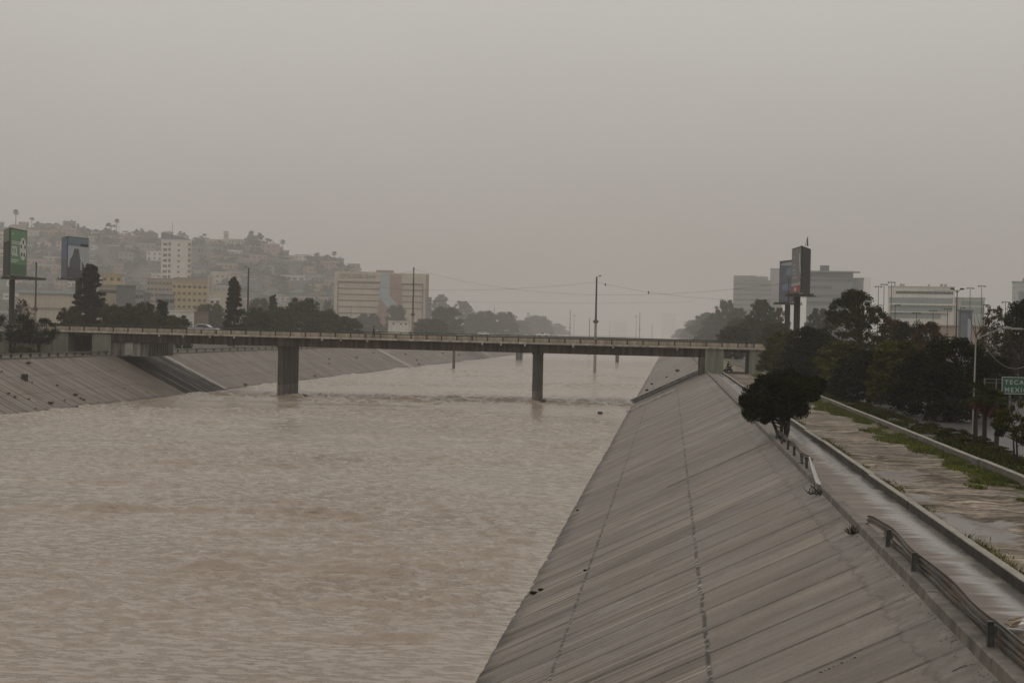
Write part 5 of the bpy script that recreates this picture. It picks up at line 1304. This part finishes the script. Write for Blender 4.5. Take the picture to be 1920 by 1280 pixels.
# ================================================================== HILL
RID = [(-700, 470), (-300, 435), (0, 426), (60, 424), (140, 433), (200, 438), (300, 446), (380, 452), (420, 456), (470, 456), (505, 466), (530, 476), (560, 488), (620, 494), (660, 506), (700, 530), (760, 572), (830, 606), (900, 616)]
def ridge_y(px):
    for (a, ya), (b, yb_) in zip(RID, RID[1:]):
        if a <= px <= b: return ya + (yb_ - ya) * (px - a) / (b - a)
    return 620
Y0, Y1 = 1440.0, 2060.0
def hill_pt(px, q):
    Y = Y0 + (Y1 - Y0) * q; zr = at_y(px, ridge_y(px), Y1).z; zr = max(zr, ZL)
    s = q if q <= 1 else 1 - (q - 1) * .8
    s = max(0, s); sm = s * s * (3 - 2 * s) * .35 + s * .65
    z = ZL - .5 + (zr - ZL) * sm + 1.6 * math.sin(px * .05 + q * 9) * sm * (1 - .3 * q)
    p = at_y(px, hor(px), Y); return Vector((p.x, Y, z))
V = []; Fc = []; pxs = list(range(-700, 901, 20)); qs = [i / 16 for i in range(0, 25)]
for q in qs: V += [tuple(hill_pt(px, q)) for px in pxs]
n = len(pxs)
for j in range(len(qs) - 1):
    for k in range(n - 1):
        a = j * n + k; Fc.append((a, a + 1, a + n + 1, a + n))
struct(put('hill', raw('hill', V, Fc, mat('hill_scrub', (.062, .056, .040), .9, .45, .04, col2=(.038, .041, .022), bump=.5), True)))
CN = {'cream': CREAM, 'white': WHITER, 'ochre': OCHRE, 'pink': PINK, 'grey': GREYR, 'tan': TAN, 'brick red': TERRA, 'dark grey': DGREY, 'teal': TEAL}
CNK = ['white', 'grey', 'tan', 'cream', 'brick red', 'grey', 'pink', 'ochre', 'dark grey', 'tan', 'white', 'teal', 'grey', 'tan']
ROWN = [(.12, 'at the foot of the hill'), (.25, 'low on the hill'), (.38, 'lower middle hillside'), (.5, 'halfway up the hill'), (.62, 'upper middle hillside'), (.74, 'high on the hill'), (.86, 'just under the ridge'), (.97, 'on the ridge')]
def zone(px):
    for lim, s in ((14, 'at the left frame edge'), (52, 'behind the green billboard'), (84, 'right of the green billboard'), (113, 'left of the blue billboard'), (170, 'behind the blue billboard'), (205, 'right of the blue billboard'), (250, 'well left of the white tower'),
                   (280, 'near the white tower left'), (301, 'beside the white tower left'), (356, 'behind the white tower'), (384, 'right of the white tower'), (412, 'left of the church tower'), (440, 'below the church tower'), (470, 'above the lamp headed pole'),
                   (505, 'under the ridge palms'), (545, 'right of the ridge palms'), (580, 'toward the right end'), (620, 'left of the hospital top'), (999, 'above the hospital roof')):
        if px < lim: return s
HG = 'houses covering the misty hillside'
hw = {k: win_mesh(1.3 * k, 1.4) for k in (1, 2)}
usedh = set(); hr = random.Random(11); FORM = ['flat roofed', 'gabled', 'two storey', 'long low']
hb = {}
def house_at(px, q, rown):
    p = hill_pt(px, q); zn = zone(px)
    for _ in range(60):
        cn = hr.choice(CNK); fm = hr.choice(FORM); lb = '%s %s house %s, %s' % (cn, fm, rown, zn)
        if lb not in usedh: break
    usedh.add(lb)
    W = hr.uniform(7, 12); D = hr.uniform(7, 10); H = hr.uniform(3.6, 4.6)
    if fm == 'two storey': H = hr.uniform(6.2, 7.5)
    if fm == 'long low': W = hr.uniform(14, 20)
    t = thing('house', lb, 'house', (p.x, p.y, p.z - .5), face_rz(p) + hr.uniform(-.5, .5), HG); hs = hr.uniform(1.45, 1.9); t.scale = (hs, hs, hs)
    MB().box(-W / 2, W / 2, 0, D, -6, H).build('wall', CN[cn], t)
    if fm == 'gabled':
        MB().prism([(-W / 2 - .4, H + .01), (W / 2 + .4, H + .01), (0, H + W * .2)], 'y', -.5, D + .5).build('roof', hr.choice([TERRA, GREYR, DGREY]), t)
    else:
        MB().box(-W / 2 - .3, W / 2 + .3, -.4, D + .3, H + .002, H + .4).build('roof', hr.choice([CREAM, GREYR, WHITER, CN[cn]]), t)
        if hr.random() < .4: MB().tube((W * .2, D * .6, H + .4), (W * .2, D * .6, H + 1.7), .6, .6, 8).build('water_tank', DGREY, t)
    k = 2 if W > 12 else 1
    nw = 3 if W < 12 else 4
    for zz in ([1.2] if H < 6 else [1.1, 4.2]):
        for i in range(nw): put('window', hw[k], t, (-W / 2 + W * (i + .5) / nw, 0, zz))
for q, rn in ROWN:
    px = -8 + hr.uniform(0, 15)
    while px < 690:
        xx = px + hr.uniform(-5, 5); ry = ridge_y(xx)
        if ry < 545 and not (352 < xx < 472 and q > .68) and not (22 < xx < 54 and q > .9) and not (300 < xx < 352 and q < .55) and hr.random() < .86:
            house_at(xx, q + hr.uniform(-.045, .03), rn)
        px += hr.uniform(20, 33)
# church on the ridge
def ridge_building(name, lb, px0, px1, yt, q, m, dep, cat, nw=0, wz=2.0):
    c = (px0 + px1) / 2; p = hill_pt(c, q); k = 1.5; H = (at_y(c, yt, p.y).z - p.z + 1) / k; W = (px1 - px0) / F * math.hypot(p.x, p.y) / k
    t = thing(name, lb, cat, (p.x, p.y, p.z - 1), face_rz(p)); t.scale = (k, k, k)
    MB().box(-W / 2, W / 2, 0, dep, -6, H).build('wall', m, t); MB().box(-W / 2 - .3, W / 2 + .3, -.3, dep + .3, H + .002, H + .4).build('roof', m, t)
    if nw:
        for i in range(nw): put('window', win_mesh(1.5, 1.6), t, (-W / 2 + W * (i + .5) / nw, 0, H - wz - 1.0))
    return t, W, H
t, W, H = ridge_building('church_tower', 'slim cream church tower standing on the ridge', 416, 425, 434, .97, CREAM, 5, 'church tower')
MB().box(-1.2, 1.2, -.1, .02, H - 5.2, H - 3.0).build('belfry_opening', DGREY, t)
ridge_building('church_hall', 'cream church hall with square windows right of the church tower', 425.5, 464, 449, .97, CREAM, 14, 'church', 7)
ridge_building('church_hall', 'cream low building left of the church tower', 377, 415, 449, .975, CREAM, 12, 'building', 4)
ridge_building('school', 'long dark glazed building with pink roof below the church', 358, 414, 463, .84, TEAL, 14, 'building', 0)
ridge_building('house', 'white house with small windows under the church hall', 424, 451, 469, .80, WHITER, 9, 'house', 4)
ridge_building('house', 'long pale flat house on the upper right slope', 392, 452, 481, .72, PINK, 8, 'house', 8)
# billboard frame on the hill
c = hill_pt(211, .9); t = thing('steel_frame', 'empty steel sign frame on the hill beside a skyline palm', 'frame', c, face_rz(c))
w2 = 9 / F * c.length; fb = MB(); z1 = at_y(211, 425, c.y).z - c.z
for x in (-w2, 0, w2): fb.box(x - .15, x + .15, -.15, .15, -1, z1)
fb.box(-w2, w2, -.1, .1, z1 - .4, z1 - .1); fb.box(-w2, w2, -.1, .1, z1 * .45, z1 * .45 + .3); fb.build('frame', STEEL_D, t)
t, W, H = ridge_building('house', 'flat building behind the left billboards skyline', 32, 50, 417, .98, TAN, 9, 'house', 3)
# hill palms
PG = 'palms on the skyline of the hill'
for i, (px, yt, q, lb) in enumerate(((26, 394, 1.0, 'tallest skyline palm above the green billboard'), (56, 408, 1.0, 'short skyline palm right of the green billboard'), (215.5, 411, 1.0, 'skyline palm above the empty sign frame'),
                              (498, 447, .99, 'left palm of the close pair on the ridge'), (503.5, 449, .96, 'right palm of the close pair on the ridge'), (527, 450, .95, 'single tall palm on the right shoulder of the hill'), (624, 472, .9, 'palm at the right end of the hill by green trees'),
                              (530, 520, .3, 'slim palm low on the hill beneath the single ridge palm'))):
    c = hill_pt(px, q); H = at_y(px, yt, c.y).z - c.z
    t = thing('palm_tree', lb, 'palm', c, R.uniform(0, 6), PG); s = H / 14.0; wz = {0: 1.8}.get(i, 1.45)
    t.scale = (wz, wz, s); tm, cm, _ = HP[i % 2]; put('trunk', tm, t); put('crown', cm, t)
# hill trees
TG = 'trees scattered over the misty hillside'; usedt = set(); tr_ = random.Random(5)
SZ = ['small', 'broad', 'tall', 'squat', 'rounded', 'ragged', 'bushy', 'slim', 'dense', 'loose', 'leaning', 'clumped']
def hill_tree(px, q, H, Wd, sz=None, kd=None):
    rn = min(ROWN, key=lambda r: abs(r[0] - q))[1]; zn = zone(px)
    kd = kd or tr_.choice(['hill', 'hill2']); cn = 'grey green' if kd == 'hill' else 'olive'
    for _ in range(80):
        lb = '%s %s tree %s, %s' % (sz or tr_.choice(SZ), cn, rn, zn)
        if lb not in usedt: break
    usedt.add(lb); c = hill_pt(px, q); tm, cm, h0, w0 = PROTO[kd]
    t = thing('tree', lb, 'tree', (c.x, c.y, c.z - .4), tr_.uniform(0, 6), TG); t.scale = (1.45 * Wd / w0, 1.45 * Wd / w0, 1.45 * H / h0); put('trunk', tm, t); put('crown', cm, t)
for (px, q, H, Wd) in ((205, .95, 13, 13), (196, .93, 10, 9), (258, .99, 9, 9), (266, .98, 8, 8), (280, .99, 9, 6), (337, .99, 9, 8), (381, .99, 8, 8), (372, .99, 5, 9), (474, .97, 14, 14), (486, .96, 11, 12), (465, .96, 10, 9), (480, .9, 9, 12), (590, .95, 11, 16), (603, .93, 9, 14), (612, .95, 10, 12), (583, .9, 9, 14), (575, .85, 8, 14), (636, .8, 9, 13), (655, .85, 8, 12), (668, .9, 8, 12),
                       (660, .6, 9, 15), (645, .45, 9, 15), (68, .99, 7, 8), (90, .97, 6, 9), (104, .97, 7, 7), (138, .98, 9, 9), (152, .97, 8, 10), (160, .95, 7, 8), (180, .9, 9, 8), (232, .97, 5, 9), (245, .9, 8, 10)):
    hill_tree(px, q, H, Wd)
for k in range(260):
    px = tr_.uniform(-5, 685)
    q = tr_.uniform(.05, .92)
    if ridge_y(px) > 548 or (300 < px < 352 and q < .6): continue
    hill_tree(px, q, tr_.uniform(5, 9), tr_.uniform(6, 12))
# scrub mass over the slope
V = []; Fc = []
for k in range(24000):
    px = tr_.uniform(-60, 800); q = tr_.uniform(.0, 1.0); c = hill_pt(px, q)
    if math.sin(px * .11 + q * 13) + math.sin(px * .037 - q * 21) + math.sin(px * .23 + q * 5) < -.2: continue
    s = tr_.uniform(.7, 1.9); c = c + Vector((tr_.uniform(-3, 3), tr_.uniform(-4, 4), tr_.uniform(.0, 3.4)))
    u = Vector((tr_.gauss(0, 1), tr_.gauss(0, 1), tr_.gauss(0, 1))).normalized() * s; v = u.orthogonal().normalized() * s * .7
    i = len(V); V += [tuple(c - u), tuple(c + v), tuple(c + u), tuple(c - v)]; Fc.append((i, i + 1, i + 2, i + 3))
struct(put('hill_scrub', raw('hill_scrub', V, Fc, LEAF_HA)), 'stuff')

# ================================================================== CARS AND PEOPLE
def car(label, px, Y, m, z, flip=False, pickup=False, grp='cars on the bridges'):
    p = at_y(px, hor(px), Y); t = thing('car', label, 'car', (p.x, Y, z), math.pi if flip else 0, grp)
    body = MB()
    if pickup: pr = [(-2.5, .35), (2.5, .35), (2.55, .75), (2.45, 1.0), (1.35, 1.1), (.9, 1.62), (-.5, 1.66), (-.7, 1.1), (-2.5, 1.08)]
    else: pr = [(-2.15, .32), (2.15, .3), (2.2, .6), (2.05, .82), (1.05, .95), (.45, 1.38), (-.75, 1.42), (-1.45, 1.02), (-2.12, .95), (-2.2, .6)]
    body.prism(pr, 'y', -.85, .85).build('body', m, t, bevel=.07)
    wn = MB()
    if pickup: wp_ = [(1.12, 1.12), (.84, 1.54), (-.44, 1.57), (-.6, 1.12)]
    else: wp_ = [(.92, .98), (.40, 1.31), (-.72, 1.35), (-1.25, 1.02)]
    wn.prism(wp_, 'y', -.862, .862).build('windows', GLASSD, t)
    wm = MB().tube((0, -.1, 0), (0, .1, 0), .33, .33, 14).mesh('wheel', POLE_D)
    for x in (-1.35, 1.35):
        for y in (-.78, .78): put('wheel', wm, t, (x, y, .33))
zr = lambda px: BZ(at_y(px, 620, YB + 6).x) + .262
CARM = mat('silver_car_paint', (.32, .33, .35), .3, .03, 1, spec=.6); CARW = mat('white_car_paint', (.7, .7, .68), .3, .03, 1, spec=.6)
car('silver sedan on the left part of the bridge', 384, YB + 7.2, CARM, zr(384), False)
car('white car on the far bridge left of midstream', 907, YB2 + 5, CARW, 8.92)
car('white pickup on the far bridge above the right pier', 1018, YB2 + 5, CARW, 8.92, True, True)

SKIN = mat('skin', (.20, .11, .07), .6, .05, 1)
def skin_body(name, joints, edges, m, parent, root=0):
    me = bpy.data.meshes.new(name); me.from_pydata([j[0] for j in joints], edges, []); me.materials.append(m)
    o = put(name, me, parent); s = o.modifiers.new('skin', 'SKIN')
    for i, j in enumerate(joints): me.skin_vertices[0].data[i].radius = (j[1], j[1]); me.skin_vertices[0].data[i].use_root = (i == root)
    u = o.modifiers.new('sub', 'SUBSURF'); u.levels = 1; u.render_levels = 2; return o
def head(parent, c, hairm, hat=None):
    bm = bmesh.new(); bmesh.ops.create_uvsphere(bm, u_segments=14, v_segments=10, radius=1)
    for v in bm.verts: v.co = Vector((v.co.x * .078, v.co.y * .095, v.co.z * .115))
    me = bpy.data.meshes.new('head'); bm.to_mesh(me); bm.free(); me.materials.append(SKIN); h = put('head', me, parent, c)
    bm = bmesh.new(); bmesh.ops.create_uvsphere(bm, u_segments=14, v_segments=10, radius=1)
    for v in bm.verts: v.co = Vector((v.co.x * .09, v.co.y * .108, max(v.co.z, -.25) * .13 + .02))
    me = bpy.data.meshes.new('hair'); bm.to_mesh(me); bm.free(); me.materials.append(hairm); put('hair', me, h, (0, .015 if not hat else 0, .0))
    MB().box(-.012, .012, -.118, -.085, -.03, .01).build('nose', SKIN, h)
def walker(label, px, Y, z, shirt, trousers, hd):
    p = at_y(px, hor(px), Y); t = thing('person', label, 'person', (p.x, Y, z), hd, 'pedestrians on the bridge')
    skin_body('body', [((0, 0, .92), .13), ((0, 0, 1.15), .13), ((0, 0, 1.38), .14), ((0, 0, 1.5), .06), ((.19, 0, 1.40), .06), ((.25, .05, 1.12), .045), ((.24, -.08, .88), .035), ((-.19, 0, 1.40), .06), ((-.25, -.05, 1.12), .045), ((-.24, .1, .9), .035)],
              [(0, 1), (1, 2), (2, 3), (2, 4), (4, 5), (5, 6), (2, 7), (7, 8), (8, 9)], shirt, t)
    skin_body('trousers', [((0, 0, .93), .13), ((.09, -.02, .85), .09), ((.1, -.12, .48), .065), ((.1, -.05, .08), .045), ((.1, -.18, .04), .04), ((-.09, .02, .85), .09), ((-.1, .06, .48), .065), ((-.1, .25, .1), .045), ((-.1, .14, .04), .04)],
              [(0, 1), (1, 2), (2, 3), (3, 4), (0, 5), (5, 6), (6, 7), (7, 8)], trousers, t)
    head(t, (0, -.02, 1.63), POLE_D)
DARKCL = mat('dark_cloth', (.018, .018, .022), .9, .1, 5); BLUECL = mat('blue_cloth', (.07, .10, .14), .9, .1, 5)
# both walk on the footway of the bridge
for px, lb in ((701, 'dark clothed pedestrian on the bridge right of the left pier'), (1400, 'dark clothed pedestrian at the right end of the bridge')):
    walker(lb, px, YB + .65, BZ(at_y(px, 620, YB).x) + .24, DARKCL, DARKCL, 1.57)
# motorcyclist in the underpass
c = at_z(1368, 697, ZB); Yp = YB + 4.0; c = at_y(1366.5, 697, Yp)
mo = thing('motorcycle', 'black motorcycle standing in the right underpass beneath the rider', 'motorcycle', (c.x, Yp, ZB), .55)
BLK = mat('black_enamel', (.012, .012, .013), .4, .1, 4)
for y_, nm in ((.68, 'wheel'), (-.66, 'wheel')):
    bm = bmesh.new(); wv = MB(); n = 20
    wv.path([(0, y_ + .27 * math.cos(2 * math.pi * k / n), .31 + .27 * math.sin(2 * math.pi * k / n)) for k in range(n + 1)], .06, 6)
    wo = wv.build('wheel', BLK, mo); MB().tube((-.05, y_, .31), (.05, y_, .31), .1, .1, 10).build('hub', GALV, wo)
fb = MB(); fb.tube((0, .68, .31), (0, .3, .6), .035, .04, 6); fb.tube((0, -.66, .31), (0, -.45, .95), .04, .035, 6); fb.box(-.13, .13, -.3, .28, .3, .62)
fb.build('frame', BLK, mo, bevel=.03)
MB().prism([(-.38, .68), (-.3, .92), (0, .9), (.1, .76), (.1, .66)], 'x', -.14, .14).build('tank', BLK, mo, bevel=.04)
MB().box(-.13, .13, .1, .75, .70, .80).build('seat', DARKCL, mo, bevel=.03)
MB().tube((-.36, -.40, 1.02), (.36, -.40, 1.02), .02, .02, 6).build('handlebar', GALV, mo)
MB().tube((0, -.62, .86), (0, -.5, .86), .1, .08, 10).build('headlight', GALV, mo)
pr = thing('person', 'person in a blue jacket sitting on the black motorcycle in the underpass', 'person', (c.x, Yp, ZB), .55)
skin_body('jacket', [((0, .30, .84), .15), ((0, .26, 1.05), .15), ((0, .20, 1.28), .16), ((0, .17, 1.4), .06), ((.2, .19, 1.30), .065), ((.29, -.05, 1.14), .05), ((.30, -.34, 1.05), .04), ((-.2, .19, 1.30), .065), ((-.29, -.05, 1.14), .05), ((-.30, -.34, 1.05), .04)],
          [(0, 1), (1, 2), (2, 3), (2, 4), (4, 5), (5, 6), (2, 7), (7, 8), (8, 9)], BLUECL, pr)
skin_body('trousers', [((0, .32, .84), .14), ((.13, .25, .83), .09), ((.24, -.12, .72), .07), ((.2, .05, .34), .05), ((.2, -.08, .27), .04), ((-.13, .25, .83), .09), ((-.24, -.12, .72), .07), ((-.2, .05, .34), .05), ((-.2, -.08, .27), .04)],
          [(0, 1), (1, 2), (2, 3), (3, 4), (0, 5), (5, 6), (6, 7), (7, 8)], DARKCL, pr)
for s in (-1, 1):
    hnd = MB(); 
    for k in range(4): hnd.path([(s * (.29 + .022 * k - .03), -.35, 1.06), (s * (.29 + .022 * k - .03), -.43, 1.055), (s * (.29 + .022 * k - .03), -.43, 1.0)], [.012, .011, .009], 5)
    hnd.path([(s * .27, -.34, 1.05), (s * .25, -.38, 1.01), (s * .25, -.42, 1.0)], [.013, .012, .01], 5)
    hnd.build('hand', SKIN, pr)
head(pr, (0, .14, 1.54), POLE_D)
dg = thing('dog', 'small black dog in front of the motorcycle in the underpass', 'dog', at_y(1358.5, 697, YB + 2) * 1.0, .3); dg.location.z = ZB
skin_body('body', [((0, .32, .40), .09), ((0, .05, .42), .10), ((0, -.22, .42), .12), ((0, -.36, .54), .07), ((0, -.44, .60), .07), ((0, -.56, .57), .035), ((.08, -.24, .22), .035), ((.08, -.22, .02), .028), ((-.08, -.2, .22), .035), ((-.08, -.3, .02), .028),
                   ((.08, .26, .26), .055), ((.08, .36, .15), .03), ((.08, .32, .02), .026), ((-.08, .3, .26), .055), ((-.08, .42, .15), .03), ((-.08, .38, .02), .026), ((0, .46, .46), .025), ((0, .58, .56), .015), ((.05, -.42, .7), .015), ((-.05, -.42, .7), .015)],
          [(0, 1), (1, 2), (2, 3), (3, 4), (4, 5), (2, 6), (6, 7), (2, 8), (8, 9), (0, 10), (10, 11), (11, 12), (0, 13), (13, 14), (14, 15), (0, 16), (16, 17), (4, 18), (4, 19)], DARKCL, dg)

# ================================================================== HAZE
hm = bpy.data.materials.new('haze'); hm.use_nodes = True; t = hm.node_tree; t.nodes.clear()
ho = t.nodes.new('ShaderNodeOutputMaterial'); pv = t.nodes.new('ShaderNodeVolumePrincipled')
pv.inputs['Density'].default_value = 0.00033; pv.inputs['Color'].default_value = (.93, .905, .88, 1); pv.inputs['Anisotropy'].default_value = 0.0
t.links.new(pv.outputs[0], ho.inputs['Volume'])
hz = MB().box(-2300, 2300, -120, 9600, -3, 190).build('haze', hm); struct(hz, 'stuff')
hz.visible_shadow = True
